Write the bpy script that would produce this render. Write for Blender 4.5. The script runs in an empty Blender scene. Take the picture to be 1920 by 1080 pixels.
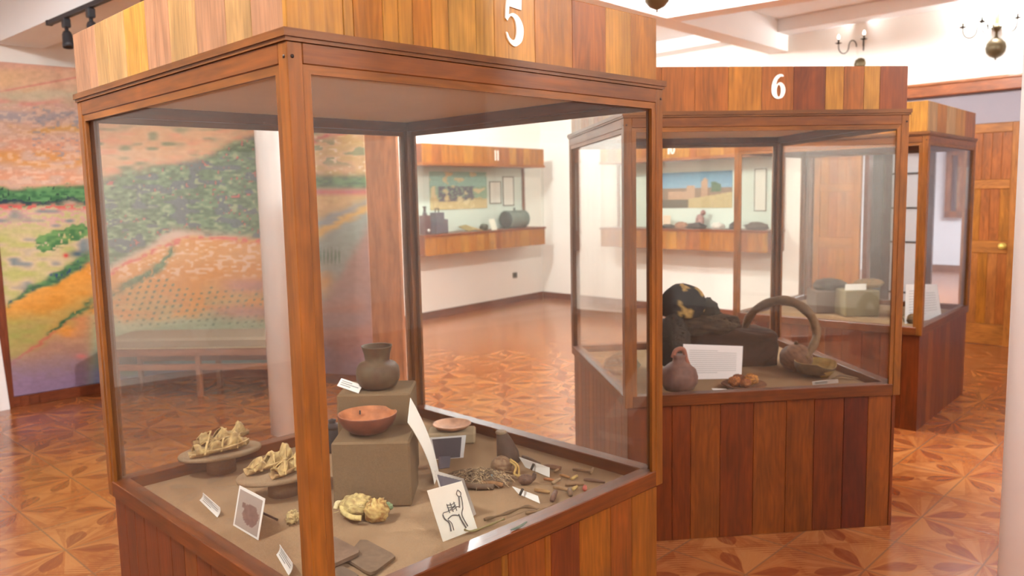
import bpy, bmesh, math, random
import numpy as np
from mathutils import Vector, Matrix, noise

# ------------------------------------------------------------------ camera, world, exposure
C = bpy.context.scene.collection
sc = bpy.context.scene
F, PITCH, ROLL, H = 1512.4, 0.1148, 0.0215, 1.6
cp, sp, cr, sr = math.cos(PITCH), math.sin(PITCH), math.cos(ROLL), math.sin(ROLL)
cam = bpy.data.cameras.new('camera'); cam.sensor_width = 36; cam.lens = F / 1920 * 36
cam.dof.use_dof = True; cam.dof.focus_distance = 2.1; cam.dof.aperture_fstop = 4.0
co = bpy.data.objects.new('camera', cam); C.objects.link(co)
U0 = Vector((0, sp, cp)); FW = Vector((0, cp, -sp)); X0 = Vector((1, 0, 0))
RT = cr * X0 - sr * U0; UP = sr * X0 + cr * U0
co.matrix_world = Matrix(((RT.x, UP.x, -FW.x, 0), (RT.y, UP.y, -FW.y, 0), (RT.z, UP.z, -FW.z, H), (0, 0, 0, 1)))
sc.camera = co
sc.view_settings.view_transform = 'Standard'; sc.view_settings.look = 'None'
sc.view_settings.gamma = 1; sc.view_settings.use_curve_mapping = False
sc.view_settings.exposure = 0.6
sc.cycles.transparent_max_bounces = 48; sc.cycles.max_bounces = 10
sc.cycles.use_denoising = True; sc.cycles.caustics_reflective = False; sc.cycles.caustics_refractive = False
w = bpy.data.worlds.new('world'); sc.world = w; w.use_nodes = True
w.node_tree.nodes['Background'].inputs[0].default_value = (0.85, 0.92, 1, 1)
w.node_tree.nodes['Background'].inputs[1].default_value = 1.0

def area(loc, aim, sx, sy, power, col, name='window_fill'):
    l = bpy.data.lights.new(name, 'AREA'); l.shape = 'RECTANGLE'; l.size = sx; l.size_y = sy; l.energy = power; l.color = col
    o = bpy.data.objects.new(name, l); C.objects.link(o); o.location = loc
    o.rotation_euler = (Vector(aim) - Vector(loc)).to_track_quat('-Z', 'Y').to_euler()
def point(loc, power, col, r=0.08, name='bulb_light'):
    l = bpy.data.lights.new(name, 'POINT'); l.energy = power; l.color = col; l.shadow_soft_size = r
    o = bpy.data.objects.new(name, l); C.objects.link(o); o.location = loc
# room axes: wall A runs along DA, wall B along DB, both through the far corner K
K = Vector((0.479, 12.483, 0)); DA = Vector((.6245, .781, 0)); DB = Vector((.688, -.725, 0))
NA = Vector((.781, -.6245, 0)); NB = Vector((-.725, -.688, 0))
WARM = (.95, .985, 1); COOL = (.92, .97, 1)
CEIL = 3.5
LIGHT_CH = 230; LIGHT_WIN = 28
# daylight stand-in: area lights added in two invented openings behind the photographer
for tt in (3.2, 8.4):
    p = K - DA * 16.3 + DB * tt + Vector((0, 0, 1.75)); area(p, p + DA * 3 + Vector((0, 0, -.5)), 1.5, 1.4, LIGHT_WIN, COOL)

# ------------------------------------------------------------------ photo pixel -> place in the room
def ray(u, v):
    a = (u - 960) / F; b = (v - 540) / F
    a, b = a * cr - b * sr, a * sr + b * cr
    return Vector((a, cp - b * sp, -sp - b * cp))
def onz(u, v, z):
    r = ray(u, v); t = (z - H) / r.z; return Vector((r.x * t, r.y * t, z))
def ony(u, v, y):
    r = ray(u, v); return Vector((r.x * y / r.y, y, H + r.z * y / r.y))
def onpl(u, v, q, n):
    r = ray(u, v); c = Vector((0, 0, H)); t = (Vector(q) - c).dot(n) / r.dot(n); return c + r * t
def proj(x, y, z):
    z = z - H; fy = y * cp - z * sp; fz = y * sp + z * cp; a, b = x / fy, -fz / fy
    a, b = a * cr + b * sr, -a * sr + b * cr
    return 960 + F * a, 540 + F * b
def S(r, g, b):
    f = lambda c: (c / 255 / 12.92) if c / 255 <= .04045 else ((c / 255 + .055) / 1.055) ** 2.4
    return (f(r), f(g), f(b))

# ------------------------------------------------------------------ materials
def newmat(name):
    m = bpy.data.materials.new(name); m.use_nodes = True; nt = m.node_tree
    return m, nt, nt.nodes['Principled BSDF']
class NT:
    def __init__(s, nt): s.nt = nt; s.n = nt.nodes; s.l = nt.links
    def m(s, op, a, b=None, c=None):
        n = s.n.new('ShaderNodeMath'); n.operation = op
        for i, x in enumerate((a, b, c)):
            if x is None: continue
            if isinstance(x, (int, float)): n.inputs[i].default_value = x
            else: s.l.new(x, n.inputs[i])
        return n.outputs[0]
    def noise(s, vec, scale, detail=3, rough=.55):
        n = s.n.new('ShaderNodeTexNoise'); n.inputs['Scale'].default_value = scale; n.inputs['Detail'].default_value = detail
        n.inputs['Roughness'].default_value = rough
        if vec is not None: s.l.new(vec, n.inputs['Vector'])
        return n.outputs['Fac']
    def white(s, vec):
        n = s.n.new('ShaderNodeTexWhiteNoise'); s.l.new(vec, n.inputs['Vector']); return n.outputs['Value']
    def comb(s, x, y, z=0):
        n = s.n.new('ShaderNodeCombineXYZ')
        for i, q in enumerate((x, y, z)):
            if isinstance(q, (int, float)): n.inputs[i].default_value = q
            else: s.l.new(q, n.inputs[i])
        return n.outputs[0]
    def sep(s, v):
        n = s.n.new('ShaderNodeSeparateXYZ'); s.l.new(v, n.inputs[0]); return n.outputs
    def mix(s, f, a, b, mode='MIX'):
        n = s.n.new('ShaderNodeMix'); n.data_type = 'RGBA'; n.blend_type = mode
        for i, q in ((0, f), (6, a), (7, b)):
            if isinstance(q, (int, float)): n.inputs[i].default_value = q
            elif isinstance(q, tuple): n.inputs[i].default_value = (*q, 1) if len(q) == 3 else q
            else: s.l.new(q, n.inputs[i])
        return n.outputs[2]
    def ss(s, x, lo, hi, a=0., b=1.):
        n = s.n.new('ShaderNodeMapRange'); n.interpolation_type = 'SMOOTHSTEP'
        s.l.new(x, n.inputs[0]); n.inputs[1].default_value = lo; n.inputs[2].default_value = hi
        n.inputs[3].default_value = a; n.inputs[4].default_value = b
        return n.outputs[0]
    def gray(s, x):
        n = s.n.new('ShaderNodeCombineColor')
        for i in range(3): s.l.new(x, n.inputs[i])
        return n.outputs[0]
    def bump(s, h, strength, dist=.01):
        n = s.n.new('ShaderNodeBump'); n.inputs['Strength'].default_value = strength; n.inputs['Distance'].default_value = dist
        s.l.new(h, n.inputs['Height']); return n.outputs[0]
M = {}; WOODK = .50
def attr_mat(name, rough=.6, spec=.4, coat=0, grain=False, speck=0., bump=0., nscale=30, metal=0):
    m, nt, b = newmat(name); t = NT(nt)
    a = nt.nodes.new('ShaderNodeAttribute'); a.attribute_name = 'Col'; col = a.outputs['Color']
    if grain:
        uv = nt.nodes.new('ShaderNodeUVMap'); uv.uv_map = 'UVMap'; o = t.sep(uv.outputs[0])
        v1 = t.comb(t.m('MULTIPLY', o[0], 90), t.m('MULTIPLY', o[1], 4))
        n1 = t.noise(v1, 1, 5, .6)
        big = t.noise(t.comb(t.m('MULTIPLY', o[0], 9), t.m('MULTIPLY', o[1], 1.6)), 1, 2)
        ring = t.m('SINE', t.m('ADD', t.m('MULTIPLY', big, 70), t.m('MULTIPLY', o[0], 120)))
        g = t.m('ADD', t.ss(n1, .3, .7, .80, 1.12), t.m('MULTIPLY', ring, .075))
        blot = t.noise(t.comb(t.m('MULTIPLY', o[0], 14), t.m('MULTIPLY', o[1], 3)), 1, 3)
        g = t.m('MULTIPLY', g, t.ss(blot, .3, .7, .76 * WOODK, 1.16 * WOODK))
        col = t.mix(1.0, col, t.gray(g), 'MULTIPLY')
        h = n1
    elif speck or bump:
        tc = nt.nodes.new('ShaderNodeTexCoord'); n1 = t.noise(tc.outputs['Object'], nscale, 5, .65); h = n1
        if speck: col = t.mix(1.0, col, t.gray(t.ss(n1, .25, .75, 1 - speck, 1 + speck)), 'MULTIPLY')
    nt.links.new(col, b.inputs['Base Color'])
    if bump: nt.links.new(t.bump(h, bump, .004), b.inputs['Normal'])
    b.inputs['Roughness'].default_value = rough; b.inputs['Specular IOR Level'].default_value = spec
    b.inputs['Coat Weight'].default_value = coat; b.inputs['Coat Roughness'].default_value = .12; b.inputs['Metallic'].default_value = metal
    M[name] = m; return m
attr_mat('varnished_wood', .42, .28, .16, grain=True, bump=.12)
attr_mat('paper', .7, .25)
attr_mat('smooth_paint', .55, .3)
attr_mat('matte', .92, .15, speck=.22, bump=.5, nscale=60)
attr_mat('fabric', .97, .08, speck=.16, bump=.35, nscale=260)
attr_mat('pottery', .62, .3, speck=.2, bump=.25, nscale=45)
attr_mat('black_metal', .45, .5)
attr_mat('brass', .38, .4, metal=.45)
attr_mat('canvas', .6, .25, speck=.05, bump=.2, nscale=120)

def plain(name, col, rough=.6, spec=.3, var=0., scale=2.):
    m, nt, b = newmat(name); t = NT(nt)
    tc = nt.nodes.new('ShaderNodeTexCoord'); n1 = t.noise(tc.outputs['Object'], scale, 4)
    nt.links.new(t.mix(1.0, tuple(col), t.gray(t.ss(n1, .3, .7, 1 - var, 1 + var)), 'MULTIPLY'), b.inputs['Base Color'])
    b.inputs['Roughness'].default_value = rough; b.inputs['Specular IOR Level'].default_value = spec
    M[name] = m; return m
plain('plaster', S(243, 238, 230), .8, .2, .015, 1.5)
plain('ceiling_paint', S(248, 248, 248), .85, .2, .01)
plain('beam_paint', S(244, 240, 236), .8, .2, .01)
plain('column_paint', S(244, 240, 236), .55, .3, .01)
plain('grey_paint', S(150, 142, 148), .8, .2, .02)
plain('alcove_shade', S(205, 190, 172), .85, .2, .02)  # tan carries the alcove ceiling's shade in its colour
plain('cool_plaster', S(232, 238, 246), .8, .2, .01)
plain('case_lining', S(206, 216, 204), .8, .2, .02)
plain('canopy_board', S(206, 196, 184), .8, .2, .04, 3)

def glass():
    m = bpy.data.materials.new('glass'); m.use_nodes = True; nt = m.node_tree; t = NT(nt)
    nt.nodes.remove(nt.nodes['Principled BSDF']); out = nt.nodes['Material Output']
    lw = nt.nodes.new('ShaderNodeLayerWeight'); lw.inputs['Blend'].default_value = .5
    fr = t.m('ADD', t.m('MULTIPLY', t.m('POWER', lw.outputs['Facing'], 5), .8), .028)
    tr = nt.nodes.new('ShaderNodeBsdfTransparent'); tr.inputs[0].default_value = (.98, .985, .975, 1)
    gl = nt.nodes.new('ShaderNodeBsdfGlossy'); gl.inputs['Roughness'].default_value = .015
    df = nt.nodes.new('ShaderNodeBsdfDiffuse'); df.inputs[0].default_value = (.8, .78, .74, 1)
    m1 = nt.nodes.new('ShaderNodeMixShader'); m1.inputs[0].default_value = .005
    nt.links.new(tr.outputs[0], m1.inputs[1]); nt.links.new(df.outputs[0], m1.inputs[2])
    m2 = nt.nodes.new('ShaderNodeMixShader'); nt.links.new(fr, m2.inputs[0])
    nt.links.new(m1.outputs[0], m2.inputs[1]); nt.links.new(gl.outputs[0], m2.inputs[2])
    nt.links.new(m2.outputs[0], out.inputs[0]); M['glass'] = m
glass()
def emis(name, col, s):
    m, nt, b = newmat(name); b.inputs['Emission Color'].default_value = (*col, 1); b.inputs['Emission Strength'].default_value = s
    b.inputs['Base Color'].default_value = (*col, 1); M[name] = m
emis('bulb_glow', (1, .93, .82), 6)

def tile_floor():
    m, nt, b = newmat('floor_tile'); t = NT(nt)
    geo = nt.nodes.new('ShaderNodeNewGeometry'); P = t.sep(geo.outputs['Position'])
    a = math.radians(46.3)
    u = t.m('ADD', t.m('MULTIPLY', P[0], math.cos(a)), t.m('MULTIPLY', P[1], math.sin(a)))
    v = t.m('ADD', t.m('MULTIPLY', P[0], -math.sin(a)), t.m('MULTIPLY', P[1], math.cos(a)))
    k = t.m('DIVIDE', t.m('SUBTRACT', u, 1.147), .367); q = t.m('DIVIDE', t.m('SUBTRACT', v, .825), .354)
    # grout lines where k or q is an integer
    dk = t.m('ABSOLUTE', t.m('SUBTRACT', k, t.m('ROUND', k))); dq = t.m('ABSOLUTE', t.m('SUBTRACT', q, t.m('ROUND', q)))
    grout = t.ss(t.m('MINIMUM', dk, dq), .006, .014, 1, 0)
    # nearest corner and its parity (odd: dark flower, even: pale burst)
    rk, rq = t.m('ROUND', k), t.m('ROUND', q)
    par = t.m('ABSOLUTE', t.m('MODULO', t.m('ADD', rk, rq), 2))
    # offsets to the nearest odd corner: diamond cell around odd corners
    ok = t.m('SUBTRACT', k, rk); oq = t.m('SUBTRACT', q, rq)
    ak, aq = t.m('ABSOLUTE', ok), t.m('ABSOLUTE', oq)
    usek = t.m('GREATER_THAN', ak, aq); even = t.m('SUBTRACT', 1, par)
    shk = t.m('MULTIPLY', t.m('MULTIPLY', even, usek), t.m('SIGN', ok))
    shq = t.m('MULTIPLY', t.m('MULTIPLY', even, t.m('SUBTRACT', 1, usek)), t.m('SIGN', oq))
    x = t.m('SUBTRACT', ok, shk); y = t.m('SUBTRACT', oq, shq)
    cid = t.comb(t.m('ADD', rk, shk), t.m('ADD', rq, shq))
    r = t.m('SQRT', t.m('ADD', t.m('MULTIPLY', x, x), t.m('MULTIPLY', y, y)))
    th = t.m('ARCTAN2', y, x)
    # veneer rays: flat sectors of random tone round the flower centre
    sec = t.m('FLOOR', t.m('MULTIPLY', th, 20 / math.tau)); sec2 = t.m('FLOOR', t.m('MULTIPLY', t.m('ADD', th, .16), 44 / math.tau))
    base = t.white(t.comb(sec, cid, 0)) if False else None
    sx = t.sep(cid)
    h1 = t.white(t.comb(t.m('ADD', sec, t.m('MULTIPLY', sx[0], 37)), sx[1], .5))
    h2 = t.white(t.comb(sec2, t.m('ADD', sx[0], t.m('MULTIPLY', sx[1], 13)), 7.5))
    streak = t.noise(t.comb(t.m('MULTIPLY', th, 9), t.m('MULTIPLY', r, 3), t.m('ADD', sx[0], t.m('MULTIPLY', sx[1], 5))), 2.2, 4)
    c0 = t.mix(t.ss(h1, 0, 1), S(204, 124, 66), S(228, 158, 96))
    c0 = t.mix(t.ss(h2, .55, .9, 0, .45), c0, S(176, 88, 38))
    c0 = t.mix(t.ss(streak, .45, .75, 0, .55), c0, S(236, 172, 104))
    # petals: four long leaves on the tile diagonals and two leaning ones
    def petal(ang, length, width):
        c, s_ = math.cos(ang), math.sin(ang)
        along = t.m('ADD', t.m('MULTIPLY', x, c), t.m('MULTIPLY', y, s_))
        perp = t.m('ABSOLUTE', t.m('SUBTRACT', t.m('MULTIPLY', y, c), t.m('MULTIPLY', x, s_)))
        tt = t.m('DIVIDE', along, length)
        prof = t.m('MULTIPLY', t.m('MULTIPLY', t.m('MULTIPLY', tt, tt), t.m('SUBTRACT', 1, tt)), 6.75 * width)
        return t.m('MULTIPLY', t.ss(t.m('SUBTRACT', prof, perp), -.004, .008), t.m('GREATER_THAN', along, 0))
    pm = None
    for ang, L, W in ((-.70, .66, .125), (.95, .62, .115), (2.40, .62, .12), (-2.25, .64, .12)):
        p = petal(ang, L, W); pm = p if pm is None else t.m('MAXIMUM', pm, p)
    c1 = t.mix(t.m('MULTIPLY', pm, t.ss(streak, .3, .7, .45, .8)), c0, S(150, 60, 26))
    # stripes round the even corners
    ek = t.m('SUBTRACT', t.m('ABSOLUTE', x), .5); eq_ = t.m('SUBTRACT', t.m('ABSOLUTE', y), .5)
    st = t.m('SINE', t.m('MULTIPLY', t.m('ADD', x, y), 75)); far = t.ss(r, .62, .72)
    c2 = t.mix(t.m('MULTIPLY', t.m('MULTIPLY', t.m('GREATER_THAN', st, .1), far), .5), c1, S(158, 72, 32))
    c3 = t.mix(t.m('MULTIPLY', grout, .75), c2, S(150, 118, 92))
    # tint towards red, tile by tile
    tw = t.white(t.comb(t.m('FLOOR', k), t.m('FLOOR', q), 2)); c4 = t.mix(t.ss(tw, 0, 1, 0, .22), c3, S(170, 80, 44))
    nt.links.new(t.mix(1.0, c4, (.53, .455, .37), 'MULTIPLY'), b.inputs['Base Color']); b.inputs['Roughness'].default_value = .2; b.inputs['Specular IOR Level'].default_value = 1.0
    wob = t.noise(geo.outputs['Position'], 6, 2)
    nt.links.new(t.bump(t.m('SUBTRACT', t.m('MULTIPLY', wob, .25), grout), .12, .002), b.inputs['Normal'])
    M['floor_tile'] = m
tile_floor()

# ------------------------------------------------------------------ mesh helper
rnd = random.Random(7)
class MB:
    def __init__(s): s.v = []; s.f = []; s.c = []; s.uv = []; s.sm = []
    def add(s, vs, fs, col, uvs=None, smooth=False):
        o = len(s.v); s.v += [tuple(p) for p in vs]; s.f += [tuple(i + o for i in f) for f in fs]; s.sm += [smooth] * len(fs)
        if isinstance(col, tuple): s.c += [col] * len(vs)
        else: s.c += list(col)
        s.uv += uvs if uvs is not None else [(p[0] + p[1], p[2]) for p in vs]
    def box(s, c, size, col, grain=2, ch=.0015, R=None):
        h = [x / 2 for x in size]; ch = min(ch, min(h) * .45); c = Vector(c); V = {}; vs = []; uvs = []
        ou, ov = rnd.random() * 20, rnd.random() * 20; oth = [i for i in range(3) if i != grain]
        for sx in (-1, 1):
            for sy in (-1, 1):
                for sz in (-1, 1):
                    for a in range(3):
                        p = [sx * h[0], sy * h[1], sz * h[2]]
                        for i in range(3):
                            if i != a: p[i] -= math.copysign(ch, p[i])
                        V[(sx, sy, sz, a)] = len(vs); q = Vector(p); uvs.append((q[oth[0]] + q[oth[1]] + ou, q[grain] + ov))
                        vs.append(c + (R @ q if R is not None else q))
        fs = []
        for a in range(3):
            b, d = [i for i in range(3) if i != a]
            for sa in (-1, 1):
                def k(sb, sd, ax=a):
                    q = [0, 0, 0]; q[a] = sa; q[b] = sb; q[d] = sd; return V[(*q, ax)]
                fs.append((k(-1, -1), k(1, -1), k(1, 1), k(-1, 1)))
        for a in range(3):
            for b in range(a + 1, 3):
                d = 3 - a - b
                for sa in (-1, 1):
                    for sb in (-1, 1):
                        def k(sd, ax):
                            q = [0, 0, 0]; q[a] = sa; q[b] = sb; q[d] = sd; return V[(*q, ax)]
                        fs.append((k(-1, a), k(1, a), k(1, b), k(-1, b)))
        for sx in (-1, 1):
            for sy in (-1, 1):
                for sz in (-1, 1): fs.append((V[(sx, sy, sz, 0)], V[(sx, sy, sz, 1)], V[(sx, sy, sz, 2)]))
        s.add(vs, fs, col, uvs); return s
    def tube(s, pts, r, col, n=10, flat=1.):
        pts = [Vector(p) for p in pts]; m = len(pts); rs = r if isinstance(r, (list, tuple)) else [r] * m
        vs = []; uvs = []; L = 0; ref = None
        for i, p in enumerate(pts):
            d = (pts[min(i + 1, m - 1)] - pts[max(i - 1, 0)]).normalized()
            if ref is None: ref = d.orthogonal().normalized() if abs(d.z) > .9 else Vector((0, 0, 1)).cross(d).normalized()
            ref = (ref - d * ref.dot(d)).normalized(); b = d.cross(ref)
            if i: L += (p - pts[i - 1]).length
            for j in range(n):
                t = math.tau * j / n; vs.append(p + (ref * math.cos(t) + b * math.sin(t) * flat) * rs[i]); uvs.append((rs[i] * t, L))
        fs = [(i * n + j, i * n + (j + 1) % n, (i + 1) * n + (j + 1) % n, (i + 1) * n + j) for i in range(m - 1) for j in range(n)]
        fs += [tuple(range(n))[::-1], tuple((m - 1) * n + j for j in range(n))]
        s.add(vs, fs, col, uvs, True); return s
    def lathe(s, prof, c, col, n=32, R=None, wob=0., seed=0, col2=None):
        c = Vector(c); vs = []; uvs = []; cols = []
        for i, (r, z) in enumerate(prof):
            for j in range(n):
                t = math.tau * j / n; k = 1 + wob * noise.noise(Vector((math.cos(t) * 2, math.sin(t) * 2, z * 12 + seed)))
                p = Vector((r * k * math.cos(t), r * k * math.sin(t), z)); q = (R @ p if R is not None else p) + c
                vs.append(q); uvs.append((t * r, z))
                f = .5 + .8 * noise.noise(q * 28 + Vector((seed, 0, 0))); f = min(1, max(0, f))
                cols.append(tuple(a * (1 - f) + b * f for a, b in zip(col, col2)) if col2 else col)
        fs = [(i * n + j, i * n + (j + 1) % n, (i + 1) * n + (j + 1) % n, (i + 1) * n + j) for i in range(len(prof) - 1) for j in range(n)]
        s.add(vs, fs, cols, uvs, True); return s
    def lump(s, c, rad, col, col2=None, amp=.2, freq=3., seed=0, R=None, nu=28, nv=16, flatbase=None, cfreq=6., ct=0.):
        c = Vector(c); vs = []; cols = []; sd = Vector((seed * 3.1, seed * 1.7, seed))
        for i in range(nv + 1):
            ph = math.pi * i / nv
            for j in range(nu):
                t = math.tau * j / nu; d = Vector((math.sin(ph) * math.cos(t), math.sin(ph) * math.sin(t), math.cos(ph)))
                k = 1 + amp * (noise.noise(d * freq + sd) + .5 * noise.noise(d * freq * 2.3 + sd) + .3 * noise.noise(d * freq * 5 + sd))
                p = Vector((d.x * rad[0], d.y * rad[1], d.z * rad[2])) * k
                if flatbase is not None and p.z < flatbase: p.z = flatbase
                vs.append(c + (R @ p if R is not None else p))
                f = min(1, max(0, .5 + ct + 1.3 * noise.noise(d * cfreq + sd * 2)))
                cols.append(tuple(a * (1 - f) + b * f for a, b in zip(col, col2)) if col2 else col)
        fs = [(i * nu + j, i * nu + (j + 1) % nu, (i + 1) * nu + (j + 1) % nu, (i + 1) * nu + j) for i in range(nv) for j in range(nu)]
        s.add(vs, fs, cols, None, True); return s
    def slab(s, quad, th, col, grid=1, bend=0., uvcol=None):
        # quad = bottom left, bottom right, top right, top left; a thin sheet with real thickness
        a, b, c_, d = [Vector(p) for p in quad]; n = (b - a).cross(d - a).normalized(); vs = []; cols = []; g = grid
        for side in (0, 1):
            for i in range(g + 1):
                for j in range(g + 1):
                    x, y = i / g, j / g
                    p = a * (1 - x) * (1 - y) + b * x * (1 - y) + c_ * x * y + d * (1 - x) * y
                    p = p + n * (bend * 4 * y * (1 - y)) - n * (th * side)
                    vs.append(p); cols.append(uvcol(x, y) if (uvcol and side == 0) else col)
        m = g + 1; o = m * m; I = lambda i, j: i * m + j; fs = []
        for i in range(g):
            for j in range(g):
                fs.append((I(i, j), I(i + 1, j), I(i + 1, j + 1), I(i, j + 1))); fs.append((o + I(i, j), o + I(i, j + 1), o + I(i + 1, j + 1), o + I(i + 1, j)))
            fs.append((I(i, 0), o + I(i, 0), o + I(i + 1, 0), I(i + 1, 0))); fs.append((I(i, g), I(i + 1, g), o + I(i + 1, g), o + I(i, g)))
            fs.append((I(0, i), I(0, i + 1), o + I(0, i + 1), o + I(0, i))); fs.append((I(g, i), o + I(g, i), o + I(g, i + 1), I(g, i + 1)))
        s.add(vs, fs, cols); return s
    def build(s, name, mat, parent=None, recalc=True):
        me = bpy.data.meshes.new(name); me.from_pydata(s.v, [], s.f)
        ca = me.color_attributes.new('Col', 'FLOAT_COLOR', 'POINT')
        ca.data.foreach_set('color', np.array([(*c, 1) for c in s.c], dtype=np.float32).ravel())
        uvl = me.uv_layers.new(name='UVMap'); li = np.zeros(len(me.loops), dtype=np.int32); me.loops.foreach_get('vertex_index', li)
        uvl.data.foreach_set('uv', np.array(s.uv, dtype=np.float32)[li].ravel())
        me.polygons.foreach_set('use_smooth', s.sm)
        me.materials.append(M[mat])
        if recalc:
            bm = bmesh.new(); bm.from_mesh(me); bmesh.ops.recalc_face_normals(bm, faces=bm.faces); bm.to_mesh(me); bm.free()
        me.update(); o = bpy.data.objects.new(name, me); C.objects.link(o)
        if parent is not None: o.parent = parent
        return o
def tag(o, label, cat, group=None, kind=None):
    o['label'] = label; o['category'] = cat
    if group: o['group'] = group
    if kind: o['kind'] = kind
    return o
def thing(name, label, cat, loc=(0, 0, 0), rz=0., group=None):
    o = bpy.data.objects.new(name, None); C.objects.link(o); o.location = loc; o.rotation_euler = (0, 0, rz); o.empty_display_size = .05
    return tag(o, label, cat, group)
def inv(root): # world point -> local of an upright thing
    Mx = Matrix.Translation(root.location) @ Matrix.Rotation(root.rotation_euler.z, 4, 'Z'); Mi = Mx.inverted(); return lambda p: Mi @ Vector(p)
def struct(o, kind='structure'): o['kind'] = kind; return o
def rebase(o, base):
    # move the origin of a single-mesh thing to its base
    b = Vector(base); o.data.transform(Matrix.Translation(-b)); o.location = b; return o

# ------------------------------------------------------------------ room shell
def prism(pts, z0, z1, mat, name, parent=None, col=(1, 1, 1)):
    n = len(pts); vs = [(p[0], p[1], z0) for p in pts] + [(p[0], p[1], z1) for p in pts]
    fs = [tuple(range(n))[::-1], tuple(range(n, 2 * n))] + [(i, (i + 1) % n, n + (i + 1) % n, n + i) for i in range(n)]
    m = MB(); m.add(vs, fs, col); return m.build(name, mat, parent)
def along(p0, d, n, t0, t1, o0, o1):
    return [(p0 + d * t + n * o)[:2] for t, o in ((t0, o0), (t1, o0), (t1, o1), (t0, o1))]
RL, RB = 16.3, 13.0
P2 = K + DB * RB; P3 = K - DA * RL; P4 = P3 + DB * RB
fl = [(K + DA * 12 - DB * 1)[:2], (K + DA * 12 + DB * (RB + 1))[:2], (P4 - DA + DB)[:2], (P3 - DA - DB)[:2]]
struct(prism(fl, -.08, 0, 'floor_tile', 'floor'))
struct(prism([(K + DA * .3 - DB * .3)[:2], (P2 + DA * .3 + DB * .3)[:2], (P4 - DA * .3 + DB * .3)[:2], (P3 - DA * .3 - DB * .3)[:2]], CEIL, CEIL + .1, 'ceiling_paint', 'ceiling'))
struct(prism(along(K, -DA, -NA, -.2, RL + .2, 0, .2), 0, CEIL, 'plaster', 'wall_left'))
struct(prism(along(P2, -DA, DB, -.2, RL + .2, 0, .2), 0, CEIL, 'plaster', 'wall_right'))
# wall behind the photographer with two invented openings for the added light
def wall_with_holes(name, p0, d, n, L, th, z1, holes, mat):
    m = MB(); ts = [0]
    def seg(t0, t1, za, zb):
        if t1 - t0 < 1e-4 or zb - za < 1e-4: return
        q = along(p0, d, n, t0, t1, 0, th); vs = [(x, y, za) for x, y in q] + [(x, y, zb) for x, y in q]
        m.add(vs, [(3, 2, 1, 0), (4, 5, 6, 7)] + [(i, (i + 1) % 4, 4 + (i + 1) % 4, 4 + i) for i in range(4)], (1, 1, 1))
    cur = 0
    for (a, b, za, zb) in holes:
        seg(cur, a, 0, z1); seg(a, b, 0, za); seg(a, b, zb, z1); cur = b
    seg(cur, L, 0, z1); return struct(m.build(name, mat))
wall_with_holes('wall_back', P3, DB, -DA, RB, .2, CEIL, [(2.4, 4.0, 1.0, 2.5), (7.6, 9.2, 1.0, 2.5)], 'plaster')
WOOD = {'a': S(222, 150, 54), 'o': S(208, 128, 36), 'b': S(190, 106, 34), 'r': S(160, 76, 22), 'd': S(130, 50, 14), 'p': S(202, 144, 104), 't': S(216, 164, 102), 'y': S(228, 164, 70)}
for i, t0 in enumerate((2.4, 7.6)):
    m = MB(); q = P3 + DB * t0 - DA * .1; ang = math.atan2(DB.y, DB.x); R = Matrix.Rotation(ang, 3, 'Z')
    for (a, z, sx, sz) in ((.03, 1.75, .06, 1.5), (1.57, 1.75, .06, 1.5), (.8, 1.03, 1.48, .06), (.8, 2.47, 1.48, .06), (.8, 1.75, .05, 1.38)):
        m.box(q + DB * a + Vector((0, 0, z)), (sx, .06, sz), WOOD['b'], 2 if sz > sx else 0, R=R)
    struct(m.build('added_window_%d' % (i + 1), 'varnished_wood'))  # unseen frames, made up to go with the added area lights
# wall B: white part, then the wood-trimmed doorway zone with a grey partition set back
T1 = 4.31
struct(prism(along(K, DB, -NB, -.2, T1, 0, .25), 0, CEIL, 'plaster', 'wall_far'))
struct(prism(along(K, DB, -NB, T1, RB + .2, 0, .25), 2.55, CEIL, 'plaster', 'wall_far_upper'))
struct(prism(along(K, DB, -NB, T1, RB, .03, .25), 2.202, 2.55, 'grey_paint', 'wall_far_transom'))
struct(prism(along(K, DB, -NB, 6.43, RB, .03, .25), 0, 2.202, 'grey_paint', 'wall_far_side'))
m = MB(); Rb = Matrix.Rotation(math.atan2(DB.y, DB.x), 3, 'Z')
L = RB - T1 + .1; c0 = K + DB * (T1 - .1 + L / 2)
m.box(c0 + NB * .03 + Vector((0, 0, 2.56)), (L, .07, .11), S(214, 120, 60), 0, .006, Rb); m.box(c0 + NB * .045 + Vector((0, 0, 2.625)), (L, .09, .03), S(228, 140, 80), 0, .006, Rb)
struct(m.build('trim_1', 'varnished_wood'))
m = MB(); m.box(K + DB * (T1 + .02) - NB * .1 + Vector((0, 0, 1.25)), (.05, .22, 2.5), S(120, 70, 44), 2, .004, Rb)
m.box(K + DB * 4.93 - NB * .14 + Vector((0, 0, 1.11)), (.05, .1, 2.22), WOOD['d'], 2, .004, Rb)
struct(m.build('trim_2', 'varnished_wood'))
# ceiling beams (bottoms at 3.2) meeting over the second case
BP = Vector((1.45, 7.78, 0))
bA = Vector((math.cos(.83), math.sin(.83), 0)); bB = Vector((.80, -.60, 0))
struct(prism(along(BP, bA, Vector((-bA.y, bA.x, 0)), -9, 6.2, -.12, .12), 3.18, CEIL - .001, 'beam_paint', 'trim_3'))
struct(prism(along(BP, bB, Vector((-bB.y, bB.x, 0)), 0.12, 9, -.12, .12), 3.181, CEIL - .002, 'beam_paint', 'trim_4'))
# cornice step along the ceiling edge over wall B
struct(prism(along(K, DB, NB, 0, RB, 0.001, .28), 3.36, CEIL - .003, 'ceiling_paint', 'trim_5'))
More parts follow.
